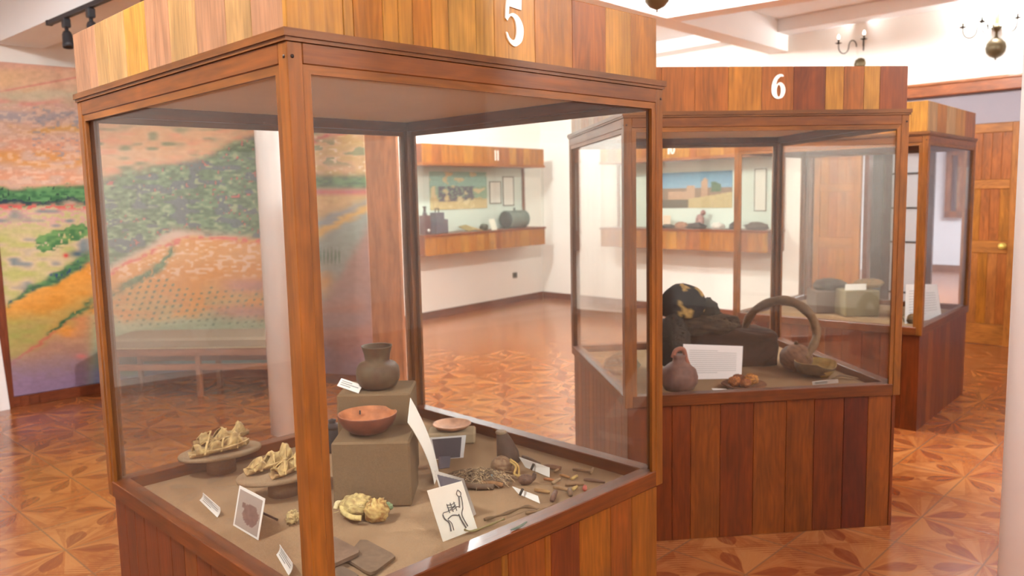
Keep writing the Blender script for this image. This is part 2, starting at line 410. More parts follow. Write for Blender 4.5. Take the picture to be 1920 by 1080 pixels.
# dropped beam that carries the track lights, from the mural towards the photographer
LB0 = onz(12, 72, 2.85); LB1 = onz(178, 0, 2.85); dB = (LB1 - LB0).normalized(); nBm = Vector((-dB.y, dB.x, 0))
if nBm.x < 0: nBm = -nBm
struct(prism(along(LB0, dB, nBm, -.6, 6.0, 0, .34), 2.85, CEIL - .004, 'ceiling_paint', 'trim_6'))
struct(prism(along(LB0, dB, nBm, -.9, 6.0, .34, 2.0), 2.95, 3.1, 'alcove_shade', 'ceiling_alcove'))
# white jamb left of the mural and the wall strip above it
MA = Vector((.727, .686, 0))
mb0 = Vector((-4.004, 6.283, 0)); nM = Vector((-MA.y, MA.x, 0))
struct(prism(along(mb0, MA, nM, -3.2, 2.2, .10, .3), 2.71, CEIL - .005, 'plaster', 'wall_mural_upper'))
struct(prism(along(mb0, MA, nM, -3.2, -.02, .1, .3), 0, 2.71, 'plaster', 'wall_mural_side'))
# baseboards
def bboard(name, p0, d, n, t0, t1, col=S(150, 84, 58)):
    m = MB(); Rr = Matrix.Rotation(math.atan2(d.y, d.x), 3, 'Z'); m.box(p0 + d * (t0 + t1) / 2 + n * .009 + Vector((0, 0, .05)), (t1 - t0, .018, .1), col, 0, .003, Rr); return struct(m.build(name, 'varnished_wood'))
bboard('baseboard_left', K, -DA, NA, .02, 9); bboard('baseboard_far', K, DB, NB, .02, T1)
# neighbouring room seen through the doorway
Q = K + DA * 0
struct(prism(along(K - NB * 7.6, DB, -NB, -1, RB, 0, .2), 0, 3.0, 'cool_plaster', 'wall_next_far'))
struct(prism(along(K - NB * .25, -NB, DB, 0, 7.6, RB - 4.3, RB - 4.1), 0, 3.0, 'cool_plaster', 'wall_next_right'))
struct(prism(along(K - NB * .25, -NB, DB, 0, 7.6, 1.8, 2.0), 0, 3.0, 'cool_plaster', 'wall_next_left'))
struct(prism(along(K - NB * .25, DB, -NB, -1, RB, 0, 7.6), 3.0, 3.1, 'cool_plaster', 'ceiling_next'))
p = K - NB * 4 + DB * 6 + Vector((0, 0, 2.9)); area(p, p - Vector((0, 0, 1)), 2.2, 1.2, 420, (.86, .93, 1), 'next_room_fill')  # unseen area light added to brighten the neighbouring room
bboard('baseboard_next', K - NB * 7.6, DB, NB, 1.9, RB - 4.4, S(190, 130, 100))

# doors
def door(name, t0, t1, knob_t):
    W = t1 - t0; root = bpy.data.objects.new(name, None); C.objects.link(root); struct(root)
    root.location = K + DB * t0 - NB * .045; root.rotation_euler = (0, 0, math.atan2(DB.y, DB.x)); y = 0
    Z = 2.2; st = .075
    fr = MB()
    for (cx, cz, sx, sz, g) in ((st / 2, Z / 2, st, Z, 2), (W - st / 2, Z / 2, st, Z, 2), (W / 2, Z - .045, W - 2 * st, .09, 0), (W / 2, 1.605, W - 2 * st, .09, 0), (W / 2, .985, W - 2 * st, .12, 0), (W / 2, .106, W - 2 * st, .208, 0)):
        fr.box((cx, y, cz), (sx, .045, sz), S(214, 134, 58), g, .003)
    fr.build('door_frame', 'varnished_wood', root)
    for (za, zb) in ((.21, .925), (1.045, 1.56), (1.65, 2.11)):
        pn = MB(); k = 4; ww = (W - 2 * st) / k
        for i in range(k): pn.box((st + ww * (i + .5), 0, (za + zb) / 2), (ww, .022, zb - za), rnd.choice([WOOD['o'], S(210, 128, 58), S(198, 112, 46)]), 2, .003)
        pn.build('door_panel', 'varnished_wood', root)
    if knob_t is not None:
        kb = MB(); Rr = Matrix.Rotation(math.pi / 2, 3, 'X'); kb.lathe([(0, 0), (.028, 0), (.028, .006), (.011, .01), (.011, .03), (.026, .04), (.031, .055), (.024, .07), (0, .074)], (knob_t, -.022, 1.0), S(214, 190, 96), 20, Rr)
        kb.build('door_knob', 'brass', root)
    return root
door('door_1', 4.36, 4.90, None); door('door_2', 5.93, 6.425, .385)

# ------------------------------------------------------------------ glyphs
def outline(name, loops, parent, mat='smooth_paint', depth=.003, col=S(240, 228, 216)):
    cu = bpy.data.curves.new(name, 'CURVE'); cu.dimensions = '2D'; cu.fill_mode = 'BOTH'; cu.extrude = depth
    for lp in loops:
        sp_ = cu.splines.new('POLY'); sp_.points.add(len(lp) - 1); sp_.use_cyclic_u = True
        for i, (x, y) in enumerate(lp): sp_.points[i].co = (x, y, 0, 1)
    tmp = bpy.data.objects.new(name, cu); C.objects.link(tmp); me = bpy.data.meshes.new_from_object(tmp); bpy.data.objects.remove(tmp)
    ca = me.color_attributes.new('Col', 'FLOAT_COLOR', 'POINT'); ca.data.foreach_set('color', np.tile(np.array([*col, 1], dtype=np.float32), len(me.vertices)))
    me.materials.clear(); me.materials.append(M[mat]); o = bpy.data.objects.new(name, me); C.objects.link(o); o.parent = parent; return o
def smooth_loop(pts, n=4):
    out = []; m = len(pts)
    for i in range(m):
        p0, p1, p2, p3 = pts[i - 1], pts[i], pts[(i + 1) % m], pts[(i + 2) % m]
        if len(p1) > 2 and len(p2) > 2: out.append(p1[:2]); continue
        for k in range(n):
            t = k / n; out.append(tuple(.5 * ((2 * p1[a]) + (-p0[a] + p2[a]) * t + (2 * p0[a] - 5 * p1[a] + 4 * p2[a] - p3[a]) * t * t + (-p0[a] + 3 * p1[a] - 3 * p2[a] + p3[a]) * t ** 3) for a in (0, 1)))
    return out
# digit outlines, one unit tall, centred
def norm(lp, x0, y0, h): return [((p[0] - x0) / h, (y0 - p[1]) / h, *p[2:]) for p in lp]
D5 = [[(a[0] * 1.36, a[1]) for a in norm(smooth_loop([(366, -40, 1), (532, -52, 1), (526, 76, 1), (392, 62, 1), (384, 140, 1), (430, 122), (490, 145), (535, 215), (548, 300), (528, 400), (480, 455), (440, 470), (395, 445), (365, 395), (352, 335), (368, 338), (385, 378), (415, 404), (445, 398), (462, 355), (468, 290), (458, 215), (435, 172), (405, 160), (380, 190), (368, 214, 1), (344, 186, 1), (352, 80, 1)]), 447, 210, 522)]]
D6 = [norm(smooth_loop([(960, 158), (955, 140), (925, 134), (890, 152), (862, 195), (850, 250), (854, 305), (875, 340), (915, 353), (957, 338), (979, 290), (974, 245), (950, 213), (922, 207), (897, 226), (896, 212), (908, 180), (935, 158)]), 915, 243, 220),
      norm([(918 + 20 * math.cos(a), 282 + 52 * math.sin(a)) for a in [math.tau * i / 20 for i in range(20)]], 915, 243, 220)]
def D1(x): return [(x - .07, .5), (x + .09, .5), (x + .09, -.5), (x - .09, -.5), (x - .09, .38), (x - .13, .34)]
def D0(x): return [[(x + rx * math.cos(a), ry * math.sin(a)) for a in [math.tau * i / 24 for i in range(24)]] for rx, ry in ((.27, .51), (.1, .4))]
def sc_(loops, k): return [[(p[0] * k, p[1] * k) for p in lp] for lp in loops]

# ------------------------------------------------------------------ free-standing glass cases
s = .6535
HB, HR, HO, HU, HC, HT, ZS = .637, .690, 1.857, 1.919, 1.944, 2.134, .655
def planks(m, face, ss_, z0, z1, cuts, th=.016):
    # face: 'f' y=-s, 'l' x=-s, 'b' y=+s, 'r' x=+s ; cuts = [(t, colour), ...] with t from -1 to 1
    for (a, col), (b, _) in zip(cuts[:-1], cuts[1:]):
        x0, x1 = a * ss_, b * ss_; cx, wx = (x0 + x1) / 2, x1 - x0 - .0008; cz, hz_ = (z0 + z1) / 2, z1 - z0; o = ss_ - th / 2
        if face == 'f': c, sz = (cx, -o, cz), (wx, th, hz_)
        elif face == 'b': c, sz = (cx, o, cz), (wx, th, hz_)
        elif face == 'l': c, sz = (-o, cx, cz), (th, wx, hz_)
        else: c, sz = (o, cx, cz), (th, wx, hz_)
        k = rnd.uniform(.93, 1.06); m.box(c, sz, tuple(x * k for x in col), 2, .0016)
def rand_cuts(pal, w0=.11):
    out = []; t = -1.0
    while t < 1 - .05:
        out.append((t, WOOD[rnd.choice(pal)])); t += rnd.uniform(.8, 1.3) * w0 * 1.5
    out[-1] = (out[-1][0], out[-1][1]); out.append((1.0, None)); return out
def px_cuts(root, face, ss_, v, lst, rev=False):
    # plank seams read off the photograph and turned into distances along the face
    th = root.rotation_euler.z; f = inv(root)
    n = Vector((math.sin(th), -math.cos(th), 0)) if face == 'f' else Vector((-math.cos(th), -math.sin(th), 0))
    q = Vector(root.location) + n * ss_; out = []
    for u, c in lst:
        p = f(onpl(u, v, q, n)); out.append(((p.x if face == 'f' else p.y) / ss_, WOOD[c] if c else None))
    out = sorted(out, key=lambda e: e[0]) if not rev else out
    return out
def vitrine(label, loc, rz, head, body, rail, digits=None, dpos=(0, 0), dh=.11):
    root = thing('display_case', label, 'display case', loc, rz, 'free-standing wood and glass display cases'); root.rotation_euler = (0, 0, rz)
    bs = s - .0138
    for fc, nm in (('f', 'base_panel'), ('l', 'base_panel'), ('b', 'base_panel'), ('r', 'base_panel')):
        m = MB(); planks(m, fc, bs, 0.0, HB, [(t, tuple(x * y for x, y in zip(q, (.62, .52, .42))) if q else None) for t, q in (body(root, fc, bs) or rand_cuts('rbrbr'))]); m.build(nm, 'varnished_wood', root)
    for fc in 'flbr':
        m = MB(); planks(m, fc, bs, HC, HT, head(root, fc, bs) or rand_cuts('oabt')); m.build('header_panel', 'varnished_wood', root)
    MB().box((0, 0, HT - .01), (2 * bs - .035, 2 * bs - .035, .012), WOOD['b'], 0).build('top_board', 'varnished_wood', root)
    pw = .036
    for sx in (-1, 1):
        for sy in (-1, 1):
            m = MB(); m.box((sx * (s - pw / 2), sy * (s - pw / 2), (HB + HU) / 2), (pw, pw, HU - HB), rail[0], 2, .002)
            po = m.build('corner_post', 'varnished_wood', root)
            if sy < 0: MB().tube([(sx * (s - .012), -s - .0012, HU - .03), (sx * (s - .012), -s + .002, HU - .03)], .004, S(60, 35, 22), 10).build('wooden_peg', 'varnished_wood', po)
            if sx < 0 and sy < 0: MB().tube([(-s - .0012, sy * (s - .012), HU - .03), (-s + .002, sy * (s - .012), HU - .03)], .004, S(60, 35, 22), 10).build('wooden_peg', 'varnished_wood', po)
    L = 2 * (s - pw)
    for i in range(4):
        R = Matrix.Rotation(i * math.pi / 2, 3, 'Z')
        m = MB(); m.box(R @ Vector((0, -(s - .0275), (HB + HR) / 2)), (L, .055, HR - HB), rail[1], 0, .0025, R); m.build('bottom_rail', 'varnished_wood', root)
        m = MB(); m.box(R @ Vector((0, -(s - .0175), (HO + .019 + HU) / 2)), (L, .035, HU - HO - .019), rail[2], 0, .002, R); m.build('top_rail', 'varnished_wood', root)
        # glazing bead with mitred corners round the top and sides of the pane
        m = MB(); bw = .019; y0, y1 = -(s - .003), -(s - .013)
        def bar(pts, g):
            vs = [R @ Vector((x, y0, z)) for x, z in pts] + [R @ Vector((x, y1, z)) for x, z in pts]
            uo = rnd.random() * 9; uvs = [((z if g == 0 else x) + uo, (x if g == 0 else z) + uo) for x, z in pts] * 2
            m.add(vs, [(0, 1, 2, 3), (7, 6, 5, 4), (0, 4, 5, 1), (1, 5, 6, 2), (2, 6, 7, 3), (3, 7, 4, 0)], rail[3], uvs)
        h = L / 2; zt = HO + bw
        bar([(-h, zt), (h, zt), (h - bw, HO), (-h + bw, HO)], 0)
        bar([(-h, HR), (-h + bw, HR), (-h + bw, HO), (-h, zt)][::-1], 1); bar([(h - bw, HR), (h, HR), (h, zt), (h - bw, HO)][::-1], 1)
        m.build('glazing_bead', 'varnished_wood', root)
        m = MB(); m.box(R @ Vector((0, -(s - .017), (HR + HO) / 2 + .004)), (L - .002, .005, HO - HR + .018), (1, 1, 1), 2, .0005, R); m.build('glass_pane', 'glass', root)
    m = MB(); e = s + .0082
    for i in range(4):
        R = Matrix.Rotation(i * math.pi / 2, 3, 'Z')
        for (ee, za, zb) in ((e, HU + .0085, HC), (s + .004, HU, HU + .0085)):
            ins = .03; pts = [(-ee, -ee), (ee, -ee), (ee - ins, -ee + ins), (-ee + ins, -ee + ins)]; ch = .002
            vs = [R @ Vector((x, y, za)) for x, y in pts] + [R @ Vector((x, y, zb)) for x, y in pts]
            m.add(vs, [(3, 2, 1, 0), (4, 5, 6, 7), (0, 1, 5, 4), (1, 2, 6, 5), (2, 3, 7, 6), (3, 0, 4, 7)], rail[4], [(v.z, (v.x if i % 2 == 0 else v.y)) for v in vs])
    m.build('cornice', 'varnished_wood', root)
    MB().box((0, 0, HU - .004), (2 * s - .08, 2 * s - .08, .006), (1, 1, 1)).build('canopy_panel', 'canopy_board', root)
    m = MB(); g = 40; e = s - .0555; vs = []; cols = []
    for i in range(g + 1):
        for j in range(g + 1):
            x, y = -e + 2 * e * i / g, -e + 2 * e * j / g; edge = min(1, (e - max(abs(x), abs(y))) * 14)
            vs.append((x, y, ZS - .004 + edge * .004 * (1 + noise.noise(Vector((x * 5, y * 5, loc[0]))))))
            k = 1 + .1 * noise.noise(Vector((x * 4, y * 4, 3))); cols.append(tuple(c * k for c in S(143, 115, 87)))
    m.add(vs, [(i * (g + 1) + j, (i + 1) * (g + 1) + j, (i + 1) * (g + 1) + j + 1, i * (g + 1) + j + 1) for i in range(g) for j in range(g)], cols, None, True)
    m.add([(-e, -e, .6), (e, -e, .6), (e, e, .6), (-e, e, .6)], [(0, 1, 2, 3)], S(120, 100, 80))
    m.build('display_bed', 'fabric', root, False)
    if digits:
        o = outline('case_number', sc_(digits, dh), root); o.location = (dpos[0], -bs - .001, dpos[1]); o.rotation_euler = (math.pi / 2, 0, 0)
    return root
def none(*a): return None
R5 = [S(162, 92, 24), S(128, 62, 14), S(148, 80, 22), S(164, 94, 26), S(142, 82, 28)]
c5 = (-.437, 2.5944, 0)
def head5(root, fc, bs):
    if fc == 'f': return px_cuts(root, 'f', bs, 60, [(538, 'a'), (645, 'a'), (664, 'o'), (719, 'a'), (748, 'a'), (775, 'o'), (811, 'a'), (842, 'y'), (893, 'y'), (927, 'a'), (1003, 'o'), (1073, 'b'), (1136, 'a'), (1183, 'o'), (1230, None)])
    if fc == 'l': return px_cuts(root, 'l', bs, 110, [(538, 'p'), (475, 't'), (427, 'p'), (371, 't'), (321, 'p'), (294, 'p'), (277, 'y'), (237, 't'), (203, 't'), (181, 'p'), (167, 'p'), (139.5, None)])
def body5(root, fc, bs):
    if fc == 'f': return [(-1, WOOD['r']), (-.8, WOOD['r']), (-.6, WOOD['b'])] + px_cuts(root, 'f', bs, 1020, [(860, 'b'), (940, 'a'), (952, 'b'), (1022, 'o'), (1033, 'r'), (1087, 'o'), (1145, 'b'), (1185, 'o'), (1231.5, None)])
    if fc == 'l': return rand_cuts('rrdrb', .09)
# the seam lists run along +y for the left face, so colours shift by one place
def fixl(cuts):
    ts = [c[0] for c in cuts]; cs = [c[1] for c in cuts]; return cuts
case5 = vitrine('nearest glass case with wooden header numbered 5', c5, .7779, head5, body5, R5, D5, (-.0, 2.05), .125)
_n = [o for o in case5.children if o.name.startswith('case_number')][0]; _q = Vector(case5.location) + Vector((math.sin(.7779), -math.cos(.7779), 0)) * (s - .0138); _p = inv(case5)(onpl(963, 41, _q, Vector((math.sin(.7779), -math.cos(.7779), 0)))); _n.location.x = _p.x; _n.location.z = _p.z
def head6(root, fc, bs):
    if fc == 'f': return [(-1, WOOD['b'])] + px_cuts(root, 'f', bs, 165, [(1240, 'b'), (1303, 'b'), (1366, 'o'), (1428, 'b'), (1488, 'r'), (1548, 'a'), (1582, 'b'), (1620, 'a'), (1650, 'r'), (1702, None)])
def body6(root, fc, bs):
    if fc == 'f': return [(-1, WOOD['r']), (-.85, WOOD['r'])] + px_cuts(root, 'f', bs, 860, [(1260, 'r'), (1295, 'b'), (1350, 'r'), (1412, 'b'), (1473, 'b'), (1525, 'r'), (1580, 'd'), (1625, 'b'), (1668, None)])
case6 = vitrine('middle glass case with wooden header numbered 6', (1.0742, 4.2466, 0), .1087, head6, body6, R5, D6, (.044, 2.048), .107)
def head7(root, fc, bs):
    if fc == 'f': return px_cuts(root, 'f', bs, 230, [(1741, 't'), (1758, 'o'), (1775, 't'), (1792, 'a'), (1810, 'b'), (1829, None)])
    if fc == 'l': return [(-1, WOOD['a']), (-.85, WOOD['a']), (-.7, WOOD['o']), (-.4, WOOD['a']), (-.1, WOOD['o']), (.3, WOOD['a']), (.6, WOOD['b']), (1, None)]
case7 = vitrine('farthest of the three standing glass cases, no number visible', (2.5746, 6.0518, 0), .8511, head7, none, R5)

# ------------------------------------------------------------------ wall cases 10 and 11
def wall_case(label, origin, d, n, t0, t1, digits, dig_t, dep=.4):
    root = thing('wall_case', label, 'wall display case', origin + d * t0, math.atan2(d.y, d.x), 'wooden wall display cases'); W = t1 - t0
    sgn = 1 if Vector((-d.y, d.x, 0)).dot(n) > 0 else -1   # local y towards the room
    def B(m, x0, x1, y0, y1, z0, z1, col, g=2, ch=.002): m.box(((x0 + x1) / 2, sgn * (y0 + y1) / 2, (z0 + z1) / 2), (x1 - x0, y1 - y0, z1 - z0), col, g, ch)
    for nm, za, zb in (('header_panel', 2.02, 2.25), ('base_panel', .87, 1.10)):
        m = MB(); x = 0
        while x < W - .02:
            x2 = min(W, x + rnd.uniform(.1, .2)); x2 = W if W - x2 < .06 else x2
            B(m, x, x2 - .001, dep - .02, dep, za, zb, WOOD[rnd.choice('oabo')]); x = x2
        for xx in (0, W - .02):
            B(m, xx, xx + .02, .0, .19, za, zb, WOOD['r']); B(m, xx, xx + .02, .19, dep - .02, za, zb, WOOD['r'])
        m.build(nm, 'varnished_wood', root)
    m = MB(); B(m, -.012, W + .012, 0.002, dep + .012, 1.985, 2.02, WOOD['b'], 0); m.build('cornice', 'varnished_wood', root)
    m = MB(); B(m, -.012, W + .012, 0.002, dep + .012, 1.10, 1.128, WOOD['r'], 0); m.build('shelf', 'varnished_wood', root)
    m = MB(); B(m, .02, W - .02, .002, .014, 1.128, 1.985, (1, 1, 1)); m.build('back_board', 'case_lining', root)
    for xx in (.0, W - .04): m = MB(); B(m, xx, xx + .04, .0, .04, 1.128, 1.985, WOOD['r']); m.build('corner_post', 'varnished_wood', root)
    m = MB(); B(m, 0, W, dep - .012, dep - .006, 1.128, 1.985, (1, 1, 1), 2, .0005); m.build('glass_pane', 'glass', root)
    for xx in (.002, W - .008): m = MB(); B(m, xx, xx + .006, .04, dep - .012, 1.128, 1.985, (1, 1, 1), 2, .0005); m.build('glass_pane', 'glass', root)
    o = outline('case_number', sc_(digits, .135), root); o.rotation_euler = (math.pi / 2, 0, 0 if sgn < 0 else math.pi)
    if sgn > 0: o.scale = (1, 1, 1)
    o.location = (dig_t, sgn * (dep + .002), 2.135)
    return root
# wall A seen from the room: left to right is +DA
wc11 = wall_case('wall case numbered 11 with picture and metal barrel', K, DA, NA, -2.95, -.46, [D1(-.2), D1(.2)], 1.41)
wc10 = wall_case('wall case numbered 10 with ruined temple picture', K, DB, NB, 1.52, 4.02, [D1(-.3), *D0(.13)], 1.17)
def in_plane(P0, d, n, off, u0, v0, u1, v1):
    q = P0 + n * off; return onpl(u0, v0, q, n), onpl(u1, v1, q, n)
def flat_board(name, P0, d, n, off, box, th, mat, col, parent=None, uvcol=None, g=1):
    u0, v0, u1, v1 = box; q = P0 + n * off
    a, b_ = onpl(u0, v1, q, n), onpl(u1, v1, q, n); tl, tr_ = onpl(u0, v0, q, n), onpl(u1, v0, q, n)
    z0 = (a.z + b_.z) / 2; z1 = (tl.z + tr_.z) / 2; xa = (a + tl) / 2; xb = (b_ + tr_) / 2
    m = MB(); m.slab([(xa.x, xa.y, z0), (xb.x, xb.y, z0), (xb.x, xb.y, z1), (xa.x, xa.y, z1)], th, col, g, 0, uvcol)
    o = m.build(name, mat, parent)
    if parent is not None: o.matrix_parent_inverse = (Matrix.Translation(parent.location) @ Matrix.Rotation(parent.rotation_euler.z, 4, 'Z')).inverted()
    return o
def landscape(kind):
    sd = 5 if kind == 'a' else 11
    def f(x, y):
        n1 = noise.noise(Vector((x * 9, y * 7, sd))); n2 = noise.noise(Vector((x * 30, y * 24, sd)))
        if kind == 'a':
            c = S(150, 190, 175) if y > .62 + .1 * n1 else (S(150, 178, 150) if y > .3 + .12 * n1 else S(200, 178, 130))
            if .2 < y < .62 and (abs(x - .42) < .12 + .05 * n2 or abs(x - .2) < .07 or abs(x - .66) < .09 + .03 * n2) and n2 > -.25: c = S(105, 104, 118)
            if n1 > .3: c = S(214, 196, 150)
        else:
            c = S(70, 130, 160) if y > .55 else S(128, 104, 84)
            if y > .55: c = tuple(a * (1 - (y - .55) * .5) + .25 * (1 - y) for a in c)
            if (.58 < x < .68 and y < .86 - abs(x - .63) * 3) or (.38 < x < .5 and y < .62) or (.1 < x < .38 and y < .46 + .04 * n2): c = S(176, 140, 112)
            if .72 < x < .86 and .45 < y < .7 + .1 * n1: c = S(62, 96, 66)
            if y < .28 + .3 * (x - .5): c = S(180, 160, 112)
            if x < .4 and y < .25: c = S(92, 82, 66)
        return tuple(max(0, v * (1 + .25 * n2)) for v in c)
    return f
def framed_sheet(label, name, cat, P0, d, n, box, group=None, col=S(222, 218, 206), frame=S(96, 88, 78)):
    root = thing(name, label, cat, (0, 0, 0), 0, group); u0, v0, u1, v1 = box; q = P0 + n * .02
    base = onpl((u0 + u1) / 2, v1, q, n); root.location = base
    e = 1.6
    f1 = flat_board('frame', P0, d, n, .022, box, .006, 'smooth_paint', frame, root)
    f2 = flat_board('sheet', P0, d, n, .0255, (u0 + e, v0 + e, u1 - e, v1 - e), .003, 'paper', col, root)
    return root
tag(flat_board('landscape_picture', K, DA, NA, .022, (806, 322, 913, 392), .006, 'paper', S(160, 170, 150), None, landscape('a'), 40), 'pale landscape picture with riders inside wall case 11', 'picture')
framed_sheet('narrower thin framed text sheet beside landscape in wall case 11', 'framed_sheet', 'framed sheet', K, DA, NA, (918, 340, 940, 382), 'framed text sheets in the wall cases')
framed_sheet('taller thin framed text sheet nearest right post, wall case 11', 'framed_sheet', 'framed sheet', K, DA, NA, (943, 331, 964, 386), 'framed text sheets in the wall cases')
tag(flat_board('landscape_picture', K, DB, NB, .022, (1240, 322, 1373, 390), .006, 'paper', S(120, 150, 150), None, landscape('b'), 44), 'dark blue sky picture of temple ruins inside wall case 10', 'picture')
framed_sheet('thin framed text sheet beside temple picture in wall case 10', 'framed_sheet', 'framed sheet', K, DB, NB, (1377, 334, 1388, 378), 'framed text sheets in the wall cases')
framed_sheet('tall framed text sheet at right end of wall case 10', 'framed_sheet', 'framed sheet', K, DB, NB, (1414, 316, 1437, 396), 'framed text sheets in the wall cases')

# things on the shelf of wall case 11 (shelf top 1.128)
def on11(u, off, z=1.128):
    p = onpl(u, 420, K + NA * off, NA); return Vector((p.x, p.y, z))
def on10(u, off, z=1.128):
    p = onpl(u, 425, K + NB * off, NB); return Vector((p.x, p.y, z))
aA = math.atan2(DA.y, DA.x); aB = math.atan2(DB.y, DB.x); RA = Matrix.Rotation(aA, 3, 'Z'); RBm = Matrix.Rotation(aB, 3, 'Z')
p = on11(965, .2); r = .125; ax = DA
t_ = thing('metal_barrel', 'dark green metal barrel lying on shelf of wall case 11', 'barrel', p)
m = MB(); Rr = RA @ Matrix.Rotation(math.pi / 2, 3, 'Y')
m.lathe([(r * .94, -.2), (r, -.205), (r * 1.02, -.19), (r, -.17), (r, -.06), (r * 1.03, -.05), (r, -.04), (r, .06), (r * 1.03, .07), (r, .08), (r, .19), (r * 1.02, .2), (r * .94, .205), (0, .2)], (0, 0, r), S(98, 112, 104), 28, Rr); m.build('shell', 'smooth_paint', t_)
MB().lathe([(0, 0), (r * .93, 0), (r * .93, .01), (0, .012)], RA @ Vector((-.19, 0, 0)) + Vector((0, 0, r)), S(52, 58, 56), 28, Rr).build('end_cap', 'smooth_paint', t_)
MB().tube([(0, 0, 2 * r - .005), (0, 0, 2 * r + .04)], .014, S(70, 80, 76)).build('spout', 'smooth_paint', t_)
m = MB(); p = on11(927, .33); m.slab([p - DA * .06, p + DA * .06, p + DA * .05 + Vector((0, 0, .15)) - NA * .04, p - DA * .07 + Vector((0, 0, .15)) - NA * .04], .003, S(226, 222, 204)); tag(rebase(m.build('caption_card', 'paper'), p), 'cream card leaning in front of barrel, wall case 11', 'card')
def gadget(u, off, name, label, w, h, col, extra):
    t_ = thing(name, label, name.replace('_', ' '), on11(u, off), aA); m = MB(); m.box((0, 0, h / 2), (w, w * .8, h), col, 2, .006); m.build('housing', 'smooth_paint', t_); extra(t_); return t_
def ex1(t_):
    MB().lathe([(.0, 0), (.028, 0), (.03, .03), (.018, .05), (.016, .1), (.03, .12), (0, .125)], (0, 0, .23), S(66, 54, 60), 16).build('chimney', 'smooth_paint', t_)
    MB().lathe([(.0, 0), (.02, 0), (.02, .008), (0, .01)], (.0, -.06, .05), S(220, 216, 210), 14, Matrix.Rotation(math.pi / 2, 3, 'X')).build('dial', 'smooth_paint', t_)
gadget(797, .22, 'oil_lantern', 'tall dark red lantern with chimney, left in wall case 11', .12, .24, S(92, 60, 62), ex1)
def ex2(t_):
    MB().box((.1, 0, .09), (.09, .12, .18), S(96, 90, 100), 2, .006).build('side_box', 'smooth_paint', t_)
    MB().tube([(-.03, 0, .26), (-.03, 0, .32), (.03, 0, .32), (.03, 0, .26)], .008, S(60, 56, 62)).build('handle', 'smooth_paint', t_)
gadget(820, .2, 'film_projector', 'grey boxy metal machine beside red lantern, wall case 11', .15, .27, S(92, 86, 96), ex2)
t_ = thing('open_book', 'worn tan open book lying mid shelf, wall case 11', 'book', on11(882, .22), aA)
m = MB(); m.slab([(-.14, -.09, .012), (.0, -.09, .03), (.0, .09, .09), (-.14, .09, .07)], .01, S(158, 138, 92)); m.build('left_page', 'paper', t_)
m = MB(); m.slab([(.0, -.09, .03), (.14, -.09, .012), (.14, .09, .05), (.0, .09, .09)], .01, S(190, 152, 96)); m.build('right_page', 'paper', t_)
m = MB(); m.lump(on11(907, .25, 1.17), (.06, .05, .05), S(112, 106, 92), S(70, 74, 66), .3, 2.5, 3, flatbase=-.042); tag(rebase(m.build('stone_fragment', 'matte'), on11(907, .25)), 'dull grey stone lump between book and barrel', 'stone')
# wall case 10 shelf
def lump10(u, off, rad, c1, c2, name, label, cat, seed):
    m = MB(); p = on10(u, off, 1.128 + rad[2] * .7); m.lump(p, rad, c1, c2, .3, 2.4, seed, RBm, flatbase=-rad[2] * .7); return tag(rebase(m.build(name, 'matte'), on10(u, off)), label, cat)
lump10(1252, .22, (.10, .07, .03), S(80, 76, 74), S(50, 48, 50), 'dark_cloth', 'flat dark folded cloth at left in wall case 10', 'cloth', 2)
lump10(1278, .2, (.09, .06, .05), S(176, 128, 100), S(140, 96, 76), 'clay_fragment', 'reddish clay fragment on shelf of wall case 10', 'pottery fragment', 4)
lump10(1306, .22, (.13, .07, .045), S(62, 58, 60), S(34, 34, 38), 'dark_hide', 'black crumpled hide mid shelf in wall case 10', 'hide', 6)
lump10(1346, .24, (.09, .06, .045), S(228, 222, 212), S(190, 180, 168), 'white_bundle', 'white crumpled bundle on shelf of wall case 10', 'bundle', 8)
lump10(1378, .2, (.07, .06, .05), S(60, 56, 58), S(30, 30, 34), 'dark_stone', 'small black lump left of front post, wall case 10', 'stone', 9)
lump10(1418, .2, (.15, .06, .05), S(96, 84, 72), S(58, 52, 50), 'brown_bundle', 'long grey brown bundle at right end, wall case 10', 'bundle', 12)
p = on10(1250, .12); m = MB(); m.slab([p - DB * .06, p + DB * .06, p + DB * .06 + Vector((0, 0, .16)), p - DB * .06 + Vector((0, 0, .16))], .004, S(226, 196, 168)); tag(rebase(m.build('photo_card', 'paper'), p), 'small pale photo card standing at left in wall case 10', 'card')
t_ = thing('clay_figure', 'pinkish clay figure with raised head, wall case 10', 'figurine', on10(1312, .12), aB)
m = MB(); m.lump((0, 0, .09), (.06, .04, .09), S(190, 140, 130), S(110, 80, 80), .15, 2, 3); m.build('body', 'pottery', t_)
m = MB(); m.lump((.05, 0, .2), (.035, .03, .035), S(180, 130, 125), S(90, 70, 74), .15, 2, 5); m.build('head', 'pottery', t_)
# power socket on wall A
t_ = thing('power_socket', 'dark power socket low on wall under wall case 11', 'power socket', onpl(965, 516, K, NA), aA)
MB().box((0, -.006, 0), (.1, .01, .085), S(120, 112, 96), 2, .003).build('faceplate', 'smooth_paint', t_)
MB().box((0, -.013, 0), (.07, .006, .05), S(66, 62, 54), 2, .002).build('outlet', 'smooth_paint', t_)

